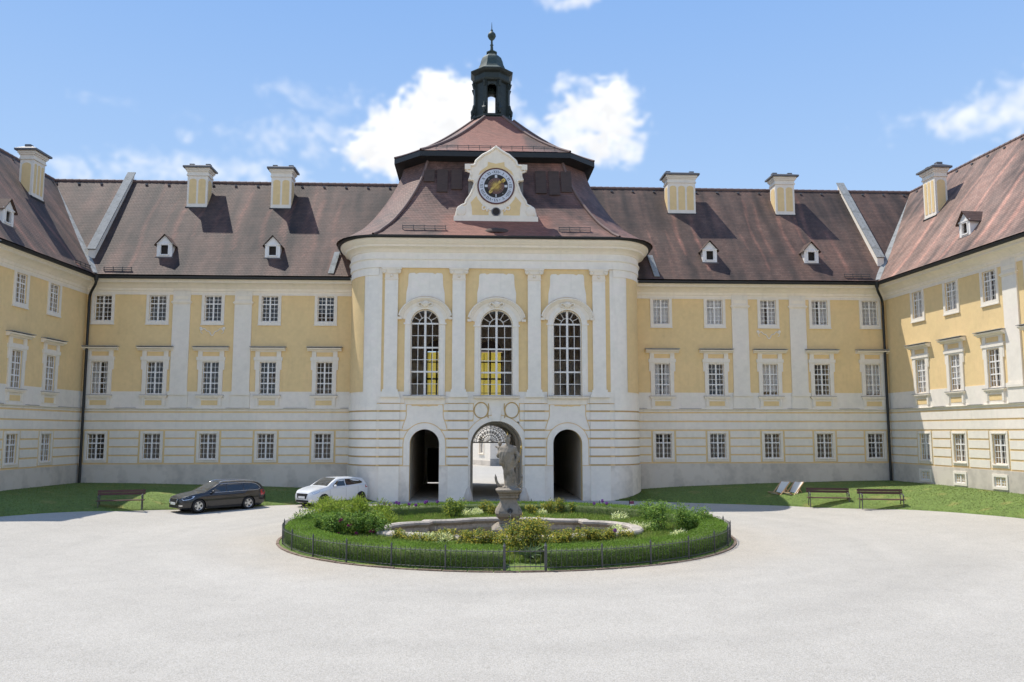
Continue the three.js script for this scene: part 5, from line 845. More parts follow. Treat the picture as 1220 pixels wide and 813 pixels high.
// ------------------------------------------------------------ statue
{
  const t = thing('statue', 'weathered stone statue of a crowned robed figure standing on the fountain pedestal', 'statue', [BC[0] + 0.0, 1.705, BC[1]], 0);
  const cap = (p, a, b, r0, r1) => { const ax = a[0], ay = a[1], az = a[2], bx2 = b[0] - ax, by = b[1] - ay, bz = b[2] - az, px = p[0] - ax, py = p[1] - ay, pz = p[2] - az; const h = clamp((px * bx2 + py * by + pz * bz) / (bx2 * bx2 + by * by + bz * bz)); return Math.hypot(px - bx2 * h, py - by * h, pz - bz * h) - lerp(r0, r1, h); };
  const ell = (p, c, r) => { const x = (p[0] - c[0]) / r[0], y = (p[1] - c[1]) / r[1], z = (p[2] - c[2]) / r[2], k = Math.hypot(x, y, z); return (k - 1) * Math.min(...r); };
  const smin = (a, b, k) => { const h = clamp(0.5 + 0.5 * (b - a) / k); return lerp(b, a, h) - k * h * (1 - h); };
  // seen from behind: the figure looks away, towards the gate; the child sits on the left arm
  const robeW = table([[0, 0.235], [0.15, 0.205], [0.4, 0.19], [0.6, 0.2], [0.85, 0.25], [1.05, 0.27], [1.2, 0.255], [1.32, 0.2], [1.44, 0.1]]), robeC = table([[0, 0.03], [0.4, 0.02], [0.8, -0.03], [1.1, -0.05], [1.44, -0.03]]);
  const bodyField = p => {
    const [x, y, z] = p;
    const w = robeW(y), c = robeC(y), q = Math.hypot((x - c) / w, (z - 0.02) / (w * 0.78)); let d = (q - 1) * w * 0.78; d = Math.max(d, -y, y - 1.44);   // gown and cloak
    d = smin(d, cap(p, [-0.19, 1.31, 0], [0.14, 1.32, 0], 0.085, 0.085), 0.07);         // shoulders
    d = smin(d, cap(p, [-0.03, 1.36, 0], [-0.04, 1.50, -0.01], 0.07, 0.056), 0.05);     // neck
    d = smin(d, ell(p, [-0.05, 1.62, -0.02], [0.092, 0.125, 0.108]), 0.025);            // head, turned to the child
    d = smin(d, ell(p, [-0.035, 1.60, 0.05], [0.098, 0.125, 0.075]), 0.03);             // hair gathered at the nape
    d = smin(d, cap(p, [-0.03, 1.52, 0.08], [0.02, 1.34, 0.13], 0.045, 0.03), 0.04);    // plait
    d = smin(d, ell(p, [-0.085, 1.61, -0.125], [0.02, 0.03, 0.03]), 0.015);             // nose
    d = smin(d, cap(p, [-0.26, 1.12, 0.05], [-0.24, 0.85, 0.08], 0.10, 0.09), 0.09);    // cloak over the left arm
    d = smin(d, cap(p, [0.10, 0.55, 0.1], [0.22, 0.06, 0.08], 0.09, 0.08), 0.09);       // its train
    // right arm bent at the elbow, the hand before the hip holds the sceptre
    d = smin(d, cap(p, [0.20, 1.32, 0.0], [0.345, 1.04, 0.05], 0.082, 0.068), 0.04);
    d = smin(d, cap(p, [0.345, 1.04, 0.05], [0.375, 0.93, -0.13], 0.07, 0.045), 0.03);
    d = smin(d, ell(p, [0.378, 0.92, -0.16], [0.04, 0.05, 0.05]), 0.02);
    d = smin(d, cap(p, [0.33, 1.0, 0.05], [0.22, 0.7, 0.09], 0.07, 0.045), 0.05);      // hanging sleeve
    // left arm round the child
    d = smin(d, cap(p, [-0.24, 1.31, 0.0], [-0.345, 1.08, -0.04], 0.085, 0.08), 0.04);
    d = smin(d, cap(p, [-0.345, 1.08, -0.04], [-0.24, 1.04, -0.24], 0.075, 0.05), 0.04);
    d = smin(d, cap(p, [-0.27, 1.12, -0.19], [-0.31, 1.32, -0.17], 0.095, 0.08), 0.03);   // child's body
    d = smin(d, ell(p, [-0.30, 1.475, -0.18], [0.07, 0.082, 0.076]), 0.02);
    d = smin(d, cap(p, [-0.34, 1.33, -0.19], [-0.45, 1.37, -0.22], 0.034, 0.026), 0.02);
    d = smin(d, ell(p, [0, 0.0, 0.02], [0.32, 0.07, 0.26]), 0.04);
    if (y < 1.38) { const f = smooth(1.38, 1.05, y), ph = x * 58 + 4.5 * Math.sin(y * 2.3 + x * 2.5) - y * 7 + z * 20; d += f * (0.013 * (Math.pow(Math.abs(Math.sin(ph * 0.5)), 0.7) - 0.55) + 0.010 * Math.sin(x * 15 - y * 13 + z * 9)); }
    return d;
  };
  const mc = (field, c, half, res) => {
    const m = new MarchingCubes(res, new THREE.MeshBasicMaterial(), false, false, 160000); m.isolation = 0; const h = res / 2;
    for (let k = 0; k < res; k++) for (let j = 0; j < res; j++) for (let i = 0; i < res; i++) m.field[i + j * res + k * res * res] = -field([c[0] + (i - h) / h * half, c[1] + (j - h) / h * half, c[2] + (k - h) / h * half]);
    m.update(); const n = m.count; let g = new THREE.BufferGeometry(); const a = m.positionArray.slice(0, n * 3); for (let i = 0; i < n; i++) { a[i * 3] = c[0] + a[i * 3] * half; a[i * 3 + 1] = c[1] + a[i * 3 + 1] * half; a[i * 3 + 2] = c[2] + a[i * 3 + 2] * half; }
    g.setAttribute('position', new THREE.BufferAttribute(a, 3)); g = mergeVertices(g, 1e-4); g.computeVertexNormals(); const N = g.attributes.position.count, uv = new Float32Array(N * 2); for (let i = 0; i < N; i++) { uv[i * 2] = g.attributes.position.getX(i) + g.attributes.position.getZ(i); uv[i * 2 + 1] = g.attributes.position.getY(i); } g.setAttribute('uv', new THREE.BufferAttribute(uv, 2)); return g;
  };
  part('figure', mc(bodyField, [0, 0.86, 0], 0.98, 120), M.stone, t);
  t.scale.set(1.02, 1.07, 1.02);
  for (const s of [-1, 1]) part('crescent_horn', [tube([[s * 0.18, 0.06, 0.06], [s * 0.34, 0.1, 0.08], [s * 0.43, 0.22, 0.08], [s * 0.46, 0.36, 0.07]], 0.045, 16, 8), new THREE.ConeGeometry(0.045, 0.12, 8).rotateZ(-s * 0.12).translate(s * 0.465, 0.41, 0.07)], M.stone, t);
  const cr = [new THREE.TorusGeometry(0.1, 0.018, 8, 24).rotateX(Math.PI / 2).translate(-0.045, 1.715, -0.01)]; for (let i = 0; i < 8; i++) { const a = i / 8 * Math.PI * 2; cr.push(new THREE.ConeGeometry(0.022, 0.09, 6).translate(-0.045 + 0.1 * Math.cos(a), 1.765, -0.01 + 0.1 * Math.sin(a))); }
  part('crown', cr, M.stone, t); part('crown_finial', [new THREE.ConeGeometry(0.02, 0.1, 8).translate(-0.04, 1.84, -0.01), new THREE.SphereGeometry(0.03, 10, 8).translate(-0.04, 1.78, -0.01)], M.gold, t);
  part('sceptre', [bar([0.375, 0.84, -0.12], [0.44, 1.3, -0.1], 0.013, 8), new THREE.SphereGeometry(0.035, 10, 8).scale(1, 1.6, 1).translate(0.445, 1.33, -0.1), new THREE.ConeGeometry(0.018, 0.1, 8).translate(0.452, 1.42, -0.1)], M.gold, t);
}

// ------------------------------------------------------------ planting
const onBed = (u, v) => { const r = rayOf(u, v), p = CAM.clone().addScaledVector(r, (0.08 - CAM.y) / r.y); return p; };
const PINK = [0.42, 0.05, 0.26], MAG = [0.40, 0.03, 0.16], PURP = [0.26, 0.06, 0.38];
const peony = { n: 1700, len: 0.13, wid: 0.05, base: [0.055, 0.11, 0.025], tipc: [0.13, 0.21, 0.045], tipShare: 0.4, group: 'peony bushes in the bed' };
{
  const fl = (p, list) => list.map(([u, v, c]) => { const r = rayOf(u, v), q = CAM.clone().addScaledVector(r, (p.z + 0.35 - CAM.z) / r.z); return [q.x - p.x, q.y - 0.06, q.z - p.z, 0.085, c]; });
  const A = (u, v, rad, h, label, flowers, o = {}) => { const p = onBed(u, v); return bush('peony_bush', label, p, rad, h, { ...peony, ...o, flowers: flowers ? fl(p, flowers) : null }); };
  A(372, 634, 0.8, 0.8, 'dark leafy bush with two magenta flowers inside the fence nearest the parked cars', [[371, 622, PINK], [364, 627, MAG]]);
  A(405, 640, 0.9, 0.92, 'dark leafy bush with three pink flowers in the middle of its clump', [[406, 620, PINK], [416, 627, PINK], [403, 637, MAG]]);
  A(438, 640, 0.85, 0.88, 'dark leafy bush with three pink flowers beside the basin end', [[443, 634, MAG], [424, 637, PINK], [436, 641, PINK]]);
  const tall = { n: 1900, len: 0.15, wid: 0.03, spiky: 1, base: [0.11, 0.17, 0.035], tipc: [0.21, 0.27, 0.06], tipShare: 0.5, group: 'light green perennials behind the dark bushes' };
  for (const [u, v, rad, h] of [[385, 625, 0.95, 1.0], [415, 623, 1.0, 1.2], [440, 624, 0.9, 1.05], [398, 618, 0.8, 1.0], [455, 628, 0.6, 0.7]]) bush('tall_perennial', 'light green upright perennial behind the pink-flowered bushes', onBed(u, v), rad, h, tall);
  for (const [u, v, rad, h, lab] of [[795, 636, 0.95, 1.2, 'tall green bush beside the basin end, next to white-leaved plants'], [822, 634, 0.85, 1.0, 'rounded green bush inside the fence on the side with the benches'], [780, 622, 0.8, 0.9, 'green bush beside the small sign in the bed'], [838, 630, 0.65, 0.75, 'low green bush at the hedge on the side with the benches']]) bush('green_bush', lab, onBed(u, v), rad, h, { n: 1800, len: 0.11, wid: 0.045, base: [0.06, 0.12, 0.03], tipc: [0.14, 0.22, 0.05], tipShare: 0.35 });
  bush('round_shrub', 'rounded leafy shrub behind the basin rim', onBed(540, 619), 0.52, 1.0, { n: 1800, len: 0.09, wid: 0.05, base: [0.07, 0.12, 0.03], tipc: [0.23, 0.27, 0.05], tipShare: 0.3 });
  const rose = { n: 700, len: 0.075, wid: 0.045, base: [0.08, 0.12, 0.03], tipc: [0.27, 0.25, 0.05], tipShare: 0.45, stems: 9, group: 'rose bushes in the bed' };
  for (const [u, v, rad, h, n] of [[578, 615, 0.4, 0.75, 600], [590, 616, 0.3, 0.6, 400], [634, 616, 0.35, 0.6, 500], [655, 615, 0.4, 0.75, 600], [668, 614, 0.28, 0.85, 400], [683, 614, 0.22, 0.6, 250], [697, 614, 0.25, 0.5, 250]]) bush('back_rose', 'rose bush with yellowish young leaves behind the basin rim', onBed(u, v), rad, h, { ...rose, n });
  for (const [u, v, rad, h, n] of [[478, 645, 0.4, 0.4, 650], [496, 648, 0.42, 0.42, 700], [742, 643, 0.4, 0.42, 650], [520, 649, 0.4, 0.45, 700], [536, 647, 0.42, 0.5, 800], [553, 650, 0.45, 0.55, 900], [570, 652, 0.45, 0.6, 900], [586, 652, 0.42, 0.55, 800], [603, 655, 0.4, 0.6, 800], [700, 648, 0.45, 0.6, 900], [714, 648, 0.42, 0.55, 800], [726, 646, 0.36, 0.5, 600], [683, 650, 0.45, 0.6, 900], [667, 652, 0.4, 0.55, 800]]) bush('front_rose', 'low rose bush with yellowish leaves before the basin', onBed(u, v), rad, h, { ...rose, n });
  bush('gate_rose', 'large rose bush with yellow-green leaves at the opening of the hedge', onBed(632, 664), 0.85, 1.3, { ...rose, n: 4200, stems: 30, len: 0.085 });
  // silver and white-leaved plants
  const silver = { n: 420, len: 0.1, wid: 0.035, base: [0.28, 0.34, 0.27], tipc: [0.48, 0.52, 0.46], tipShare: 0.5, stems: 8, spiky: 1, group: 'silver-leaved plants in the bed', category: 'plant' };
  for (const [u, v, rad, h] of [[527, 649, 0.45, 0.42], [497, 645, 0.4, 0.3], [510, 647, 0.42, 0.36], [519, 648, 0.4, 0.4], [480, 642, 0.4, 0.26], [742, 640, 0.45, 0.3], [568, 616, 0.4, 0.45], [558, 617, 0.35, 0.4], [738, 622, 0.4, 0.45], [752, 633, 0.5, 0.35], [765, 632, 0.45, 0.35], [732, 634, 0.35, 0.28], [462, 640, 0.3, 0.25], [835, 640, 0.3, 0.3], [812, 642, 0.35, 0.3], [645, 616, 0.3, 0.35]]) bush('silver_plant', v >= 640 ? 'silver-leaved low plant in the turf before the basin' : v <= 618 ? 'silver-leaved plant behind the basin rim, among the roses' : 'silver-leaved plant at the basin end, near the small sign', onBed(u, v), rad, h, { ...silver, group: v >= 640 ? 'silver plants before the basin' : v <= 618 ? 'silver plants behind the basin' : 'silver plants at the basin end' });
  for (const [u, v] of [[636, 668], [628, 670]]) bush('iris_plant', 'blue-green sword-leaved plant in the hedge opening', onBed(u, v), 0.2, 0.34, { n: 70, len: 0.34, wid: 0.028, spiky: 1, base: [0.09, 0.14, 0.09], tipc: [0.15, 0.19, 0.13], stems: 4, group: 'sword-leaved plants in the hedge opening', category: 'plant' });
  // alliums: purple globes on bare stems
  for (const [u, v, lab] of [[458, 600], [464, 601], [472, 599], [475, 600], [487, 601], [495, 602], [506, 599], [508, 598], [521, 598], [718, 597], [723, 600], [733, 632], [708, 600]].map(q => [...q])) {
    const base = onBed(u, v + 17), r = rayOf(u, v), q = CAM.clone().addScaledVector(r, (base.z - CAM.z) / r.z); const t = thing('allium', v > 620 ? 'purple globe flower on a bare stem beside the basin end' : u < 600 ? 'purple globe flower on a bare stem between the round shrub and the white car' : 'purple globe flower on a bare stem between the pedestal and the small sign', 'flower', [base.x, 0.05, base.z], 0, v > 620 ? null : u < 600 ? 'purple globe flowers beside the round shrub' : 'purple globe flowers near the sign'); const h = q.y - 0.05, L = [];
    for (let i = 0; i < 60; i++) { const d = rv(); L.push([V3(0, h, 0).addScaledVector(d, 0.02), d, rv(), 0.06, 0.035, PURP.map((x, k) => x * R(0.8, 1.3)), 0.2]); }
    part('flower_head', leafGeo(L), LEAF, t); part('stem', [tube([[0, 0, 0], [0.01, h * 0.5, 0.01], [0, h, 0]], 0.008, 6, 5)], std(rgb(0.08, 0.12, 0.04)), t);
  }
}
// little sign in the bed
{
  const p = onBed(751, 617), t = thing('plant_sign', 'small white plant sign with a purple top on a dark stake', 'sign', [p.x, 0.05, p.z], 0.1);
  part('stake', [bx(-0.045, -0.02, 0, 0.78, -0.012, 0.012)], M.darkwood, t); part('board', [bx(-0.02, 0.17, 0.34, 0.72, -0.01, 0.01)], M.paint, t); part('board_header', [bx(-0.02, 0.17, 0.60, 0.72, 0.01, 0.014)], std(rgb(0.22, 0.05, 0.13)), t);
}

// ------------------------------------------------------------ benches and deck chairs
function makeBench(label, u, v, turn, group) {
  const p = onGround(u, v), b = thing('bench', label, 'bench', [p.x, groundH(p.x, p.z), p.z], turn, group); const wood = std(rgb(0.12, 0.055, 0.045), { map: woodMap, roughness: 0.7 }), W = 0.98;
  for (let i = 0; i < 4; i++) part('seat_slat', [bx(-W, W, 0.43, 0.46, -0.2 + i * 0.115, -0.2 + i * 0.115 + 0.095)], wood, b);
  for (let i = 0; i < 2; i++) part('back_slat', [bx(-W, W, 0, 0.105, 0, 0.028).rotateX(-0.16).translate(0, 0.66 + i * 0.12, -0.29 - i * 0.02)], wood, b);
  for (const s of [-1, 1]) {
    const x = s * (W - 0.1), e = new THREE.Group(); e.name = 'end_frame'; b.add(e);
    part('front_leg', [tube([[x, 0, 0.27], [x, 0.12, 0.23], [x, 0.3, 0.25], [x, 0.43, 0.22], [x, 0.6, 0.24], [x, 0.66, 0.2]], 0.022, 20, 6)], M.iron, e);
    part('rear_leg', [tube([[x, 0, -0.36], [x, 0.2, -0.28], [x, 0.43, -0.22], [x, 0.65, -0.29], [x, 0.9, -0.34]], 0.022, 20, 6)], M.iron, e);
    part('arm_rest', [tube([[x, 0.64, -0.28], [x, 0.69, -0.1], [x, 0.67, 0.12], [x, 0.68, 0.24], [x, 0.62, 0.29], [x, 0.58, 0.25]], 0.022, 20, 6), new THREE.SphereGeometry(0.04, 10, 8).translate(x, 0.6, 0.26)], M.iron, e);
    part('seat_bearer', [bx(x - 0.015, x + 0.015, 0.39, 0.43, -0.24, 0.26)], M.iron, e);
  }
  return b;
}
makeBench('dark red slatted bench with iron ends on the gravel beside the black car', 143, 608.5, 0.28);
makeBench('slatted bench with iron ends beside the deck chairs', 988, 604.5, -0.25);
makeBench('slatted bench with iron ends in front of the side wing, away from the deck chairs', 1051, 607, -0.22);
{
  const wood = std(rgb(0.55, 0.36, 0.19), { roughness: 0.6 }), cloth = phy(rgb(0.88, 0.82, 0.72), { roughness: 0.95, transmission: 0.12, thickness: 0, side: THREE.DoubleSide });
  const red = std(rgb(0.42, 0.10, 0.06), { roughness: 0.7 });
  const mk = (label, u, v) => {
    const p = onGround(u, v, 0.05), c = thing('deck_chair', label, 'deck chair', [p.x, groundH(p.x, p.z) + 0.05, p.z], -1.1, 'deck chairs on the lawn'); const w = 0.29;
    for (const s of [-1, 1]) { part('long_rail', [beam([s * w, 0.03, 0.55], [s * w, 0.96, -0.5], 0.035, 0.05)], wood, c); part('cross_rail', [beam([s * (w - 0.05), 0.03, -0.5], [s * (w - 0.05), 0.46, 0.5], 0.03, 0.045)], wood, c); part('prop', [beam([s * (w + 0.04), 0.05, -0.62], [s * (w + 0.04), 0.62, -0.14], 0.025, 0.035)], wood, c); part('cloth_edge', [tube([[s * (w - 0.02), 0.95, -0.47], [s * (w - 0.02), 0.6, -0.2], [s * (w - 0.02), 0.3, 0.1], [s * (w - 0.02), 0.45, 0.48]], 0.012, 16, 5)], red, c); }
    part('top_bar', [bar([-w, 0.95, -0.49], [w, 0.95, -0.49], 0.02)], wood, c); part('front_bar', [bar([-w, 0.46, 0.5], [w, 0.46, 0.5], 0.02)], wood, c); part('foot_bar', [bar([-w, 0.05, 0.53], [w, 0.05, 0.53], 0.018)], wood, c); part('rear_bar', [bar([-w, 0.05, -0.5], [w, 0.05, -0.5], 0.018)], wood, c);
    const cv = new THREE.CatmullRomCurve3([V3(0, 0.96, -0.47), V3(0, 0.72, -0.27), V3(0, 0.42, -0.03), V3(0, 0.3, 0.18), V3(0, 0.46, 0.49)]).getPoints(18); part('sling', grid(cv.map(q => [[-w + 0.03, q.y, q.z], [0, q.y - 0.012, q.z], [w - 0.03, q.y, q.z]]), false, 2), cloth, c);
  };
  mk('wooden deck chair with white sling on the lawn, farther from the benches', 929, 597); mk('wooden deck chair with white sling on the lawn, next to the benches', 945, 597.5);
}

// ------------------------------------------------------------ cars
function makeCar(o) {
  const { name, label, L, W, topPts, beltPts, planPts, wheels, wr, paint, glassSide, shield, rearGlass, rims, head, tail, grille, rails } = o;
  const car = thing(name, label, 'car', [0, 0, 0]);
  const top = (() => { const c = new THREE.CatmullRomCurve3(topPts.map(([x, y]) => V3(x, y, 0)), false, 'centripetal').getPoints(200); return table(c.map(p => [p.x, p.y]).sort((a, b) => a[0] - b[0])); })(), belt = table(beltPts), plan = table(planPts), yb = table([[0, 0.24], [0.2, 0.19], [L - 0.3, 0.2], [L, 0.32]]);
  const section = x => {
    const w = plan(x), T = top(x), b = yb(x), S = Math.min(belt(x), T - 0.05), gh = T - S, wt = w - 0.07 - Math.min(gh, 0.55) * 0.33;
    return [[0, b], [w - 0.14, b], [w - 0.04, b + 0.07], [w - 0.005, b + 0.2], [w, lerp(b, S, 0.55)], [w - 0.012, lerp(b, S, 0.8)], [w - 0.035, S - 0.03], [w - 0.065, S], [lerp(w - 0.08, wt, 0.35), S + gh * 0.35], [lerp(w - 0.08, wt, 0.7), S + gh * 0.7], [wt - 0.015, S + gh * 0.9], [wt - 0.07, T - 0.018], [wt * 0.6, T - 0.004], [0, T]];
  };
  const sideZ = (x, y) => { const s = section(x); for (let i = 3; i < s.length; i++) if (y <= s[i][1]) { const a = s[i - 1], b = s[i]; return lerp(a[0], b[0], clamp((y - a[1]) / (b[1] - a[1] || 1))); } return 0.1; };
  const topY = (x, z) => { const s = section(x); for (let i = s.length - 1; i > 6; i--) { if (z >= s[i][0] && z <= s[i - 1][0]) return lerp(s[i][1], s[i - 1][1], (z - s[i][0]) / (s[i - 1][0] - s[i][0] || 1)); } return s[8][1]; };
  // body: closed loft, then wheel openings are cut
  const xs = []; for (let i = 0; i <= 64; i++) xs.push(L * (0.5 - 0.5 * Math.cos(Math.PI * i / 64)) * 0.55 + L * i / 64 * 0.45);
  const rings = xs.map(x => { const s = section(clamp(x, 0.001, L - 0.001)); return [...s.map(([z, y]) => [x, y, z]), ...s.slice(1, -1).reverse().map(([z, y]) => [x, y, -z])]; });
  const pos = [], n = rings[0].length, tri = (a, b, c) => pos.push(...a, ...b, ...c);
  for (let j = 0; j + 1 < rings.length; j++) for (let i = 0; i < n; i++) { const k = (i + 1) % n, a = rings[j][i], b = rings[j][k], c = rings[j + 1][k], d = rings[j + 1][i]; tri(a, c, b); tri(a, d, c); }
  for (const [j, f] of [[0, 1], [rings.length - 1, 0]]) { const r = rings[j], c = [r[0][0], r.reduce((q, p) => q + p[1], 0) / n, 0]; for (let i = 0; i < n; i++) f ? tri(c, r[i], r[(i + 1) % n]) : tri(c, r[(i + 1) % n], r[i]); }
  let bg = new THREE.BufferGeometry(); bg.setAttribute('position', new THREE.Float32BufferAttribute(pos, 3)); bg.setAttribute('uv', new THREE.Float32BufferAttribute(new Float32Array(pos.length / 3 * 2), 2)); bg = toCreasedNormals(bg, 0.6);
  let br = new Brush(bg); br.updateMatrixWorld(); const ev = new Evaluator(); ev.useGroups = false; ev.attributes = ['position', 'normal', 'uv'];
  for (const wx of wheels) for (const s of [-1, 1]) { const cyl = new Brush(new THREE.CylinderGeometry(wr + 0.055, wr + 0.055, 0.5, 36).rotateX(Math.PI / 2)); cyl.position.set(wx, wr - 0.005, s * (W / 2 - 0.0)); cyl.updateMatrixWorld(); br = ev.evaluate(br, cyl, SUBTRACTION); br.updateMatrixWorld(); }
  part('body', br.geometry, paint, car);
  const dark = std(rgb(0.012, 0.012, 0.013), { roughness: 0.7 }), rubber = std(rgb(0.02, 0.02, 0.021), { roughness: 0.85 }), tint = phy(rgb(0.012, 0.013, 0.015), { roughness: 0.04, clearcoat: 1, clearcoatRoughness: 0.02 }), shieldMat = phy(rgb(0.05, 0.052, 0.05), { roughness: 0.05, clearcoat: 1, clearcoatRoughness: 0.02 }), chrome = std(rgb(0.75, 0.75, 0.76), { metalness: 1, roughness: 0.18 });
  for (const wx of wheels) for (const s of [-1, 1]) part('wheel_arch', [new THREE.CylinderGeometry(wr + 0.05, wr + 0.05, 0.3, 28, 1, true).rotateX(Math.PI / 2).translate(wx, wr, s * (W / 2 - 0.19)), new THREE.CylinderGeometry(wr + 0.05, wr + 0.05, 0.01, 28).rotateX(Math.PI / 2).translate(wx, wr, s * (W / 2 - 0.3))], dark, car);
  part('underbody', [bx(0.4, L - 0.35, 0.16, 0.26, -W / 2 + 0.25, W / 2 - 0.25)], dark, car);
  // wheels
  const tyre = metreUV(lathe([[wr * 0.66, -0.1], [wr * 0.9, -0.105], [wr * 0.98, -0.085], [wr, -0.05], [wr, 0.05], [wr * 0.98, 0.085], [wr * 0.9, 0.105], [wr * 0.66, 0.1]], 36).rotateX(Math.PI / 2)), rim = [];
  rim.push(new THREE.TorusGeometry(wr * 0.65, 0.022, 6, 32).translate(0, 0, 0.07)); rim.push(new THREE.CylinderGeometry(0.06, 0.06, 0.05, 16).rotateX(Math.PI / 2).translate(0, 0, 0.06));
  for (let k = 0; k < 5; k++) for (const q of [-0.11, 0.11]) { const a = k / 5 * Math.PI * 2 + q + 0.3; rim.push(extr(shapeOf([[-0.022, 0.03], [0.022, 0.03], [0.028, wr * 0.65], [-0.028, wr * 0.65]]), 0.03, 0.07).rotateZ(a)); }
  const rimG = metreUV(merge(rim)), drum = metreUV(new THREE.CylinderGeometry(wr * 0.66, wr * 0.66, 0.02, 28).rotateX(Math.PI / 2).translate(0, 0, -0.02)), disc = metreUV(new THREE.CylinderGeometry(wr * 0.42, wr * 0.42, 0.02, 24).rotateX(Math.PI / 2).translate(0, 0, 0.005));
  for (const wx of wheels) for (const s of [-1, 1]) { const w = new THREE.Group(); w.name = 'wheel'; w.position.set(wx, wr, s * (W / 2 - 0.115)); if (s < 0) w.rotation.y = Math.PI; car.add(w); part('tyre', tyre, rubber, w); part('rim', rimG, rims, w); part('inner_drum', drum, dark, w); part('brake_disc', disc, std(rgb(0.3, 0.3, 0.3), { metalness: 0.8, roughness: 0.5 }), w); }
  // glass laid on the body surface
  const fill = (poly, steps = 10) => { const c = new THREE.ShapeGeometry(shapeOf(poly)); return c; };
  const sidePanel = (poly, s, off) => { const pts = []; for (let i = 0; i < poly.length; i++) { const a = poly[i], b = poly[(i + 1) % poly.length], k = 10; for (let j = 0; j < k; j++) pts.push([lerp(a[0], b[0], j / k), lerp(a[1], b[1], j / k)]); } const sh = shapeOf(pts); const g = new THREE.ExtrudeGeometry(sh, { depth: 0.012, bevelEnabled: false }); const P = g.attributes.position; for (let i = 0; i < P.count; i++) { const z = P.getZ(i); P.setZ(i, s * (sideZ(P.getX(i), P.getY(i)) + off - (z > 0.006 ? 0 : 0.012))); } g.computeVertexNormals(); return g; };
  for (const s of [-1, 1]) { for (const poly of glassSide) part('side_window', [sidePanel(poly, s, 0.006)], tint, car); }
  const topPanel = (x0, x1, zf, off) => { const rows = []; for (let i = 0; i <= 12; i++) { const x = lerp(x0, x1, i / 12), row = []; for (let j = 0; j <= 14; j++) { const z = lerp(-1, 1, j / 14) * zf(i / 12); row.push([x, topY(x, Math.abs(z)) + off, z]); } rows.push(row); } return grid(rows, false, 1.2); };
  part('windscreen', topPanel(shield[0], shield[1], t => lerp(shield[2], shield[3], t), 0.008), shieldMat, car);
  part('rear_window', topPanel(rearGlass[0], rearGlass[1], t => lerp(rearGlass[2], rearGlass[3], t), 0.008), tint, car);
  for (const s of [-1, 1]) {
    part('headlight', [sidePanelFront(head, s)], phy(rgb(0.7, 0.72, 0.75), { roughness: 0.1, clearcoat: 1, metalness: 0.4 }), car);
    part('tail_light', [sidePanel(tail, s, 0.012)], phy(rgb(0.42, 0.015, 0.015), { roughness: 0.15, clearcoat: 1 }), car);
    const mx = o.mirror; const m = new THREE.Group(); m.name = 'mirror'; car.add(m); part('mirror_housing', [new THREE.SphereGeometry(0.1, 14, 10).scale(0.75, 0.7, 1.0).translate(mx, belt(mx) + 0.09, s * (sideZ(mx, belt(mx)) + 0.1)), bar([mx, belt(mx) + 0.03, s * (sideZ(mx, belt(mx)) - 0.03)], [mx, belt(mx) + 0.07, s * (sideZ(mx, belt(mx)) + 0.06)], 0.025)], o.mirrorMat ?? paint, m);
    for (const hx of o.handles) part('door_handle', [bx(hx - 0.09, hx + 0.09, belt(hx) - 0.13, belt(hx) - 0.105, 0, 0.022).translate(0, 0, s * sideZ(hx, belt(hx) - 0.12) - (s < 0 ? 0.022 : 0))], paint, car);
    part('door_seam', [...o.seams.map(x => { const l = []; for (let k = 0; k <= 10; k++) { const y = lerp(0.3, belt(x) - 0.01, k / 10); l.push([x, y, s * (sideZ(x, y) - 0.001)]); } return tube(l, 0.006, 12, 4); })], dark, car);
    part('sill_trim', [bx(wheels[0] + wr + 0.08, wheels[1] - wr - 0.08, 0.17, 0.25, 0, 0.02).translate(0, 0, s * (W / 2 - 0.05) - (s < 0 ? 0.02 : 0))], dark, car);
    if (o.windowTrim) { const l = o.windowTrim.map(([x, y]) => [x, y, s * (sideZ(x, y) + 0.008)]); part('window_trim', [tube(l, 0.011, 60, 5)], chrome, car); }
    if (rails) part('roof_rail', [tube(rails.map(([x, dy]) => [x, topY(x, 0.5) + dy, s * 0.54]), 0.018, 30, 6)], chrome, car);
  }
  function sidePanelFront(poly, s) { return sidePanel(poly, s, 0.012); }
  // nose: grille, plate, lower intake
  const frontX = (y, z) => { for (let x = 0; x < 1; x += 0.01) { const q = section(x); if (Math.abs(z) <= sideZ(x, y) && y <= top(x)) return x; } return 0; };
  const nose = (y0, y1, z1, off, tap = 1) => { const rows = []; for (let j = 0; j <= 6; j++) { const y = lerp(y0, y1, j / 6), row = []; for (let i = 0; i <= 16; i++) { const z = lerp(-z1, z1, i / 16) * lerp(tap, 1, j / 6); row.push([frontX(y, z) - off, y, z]); } rows.push(row); } return grid(rows, false, 1); };
  part('grille', nose(...grille.upper, 0.012, o.grilleTaper ?? 0.9), dark, car); part('lower_grille', nose(...grille.lower, 0.012), dark, car);
  if (grille.chrome) part('grille_surround', [tube(grille.chrome.map(([y, z]) => [frontX(y, z) - 0.02, y, z]), 0.014, 50, 5, true)], chrome, car);
  part('number_plate', [bx(frontX(grille.plate, 0) - 0.035, frontX(grille.plate, 0) - 0.02, grille.plate - 0.06, grille.plate + 0.06, -0.26, 0.26)], std(rgb(0.75, 0.75, 0.74), { roughness: 0.4 }), car);
  for (const s of [-1, 1]) part('fog_light', [nose(0.3, 0.37, 0.1, 0.014).translate(0, 0, 0)].map(() => { const rows = []; for (let j = 0; j <= 3; j++) { const y = lerp(0.33, 0.39, j / 3), row = []; for (let i = 0; i <= 5; i++) { const z = s * lerp(0.58, 0.74, i / 5); row.push([frontX(y, z) - 0.014, y, z]); } rows.push(row); } return grid(rows, false, 1); }), chrome, car);
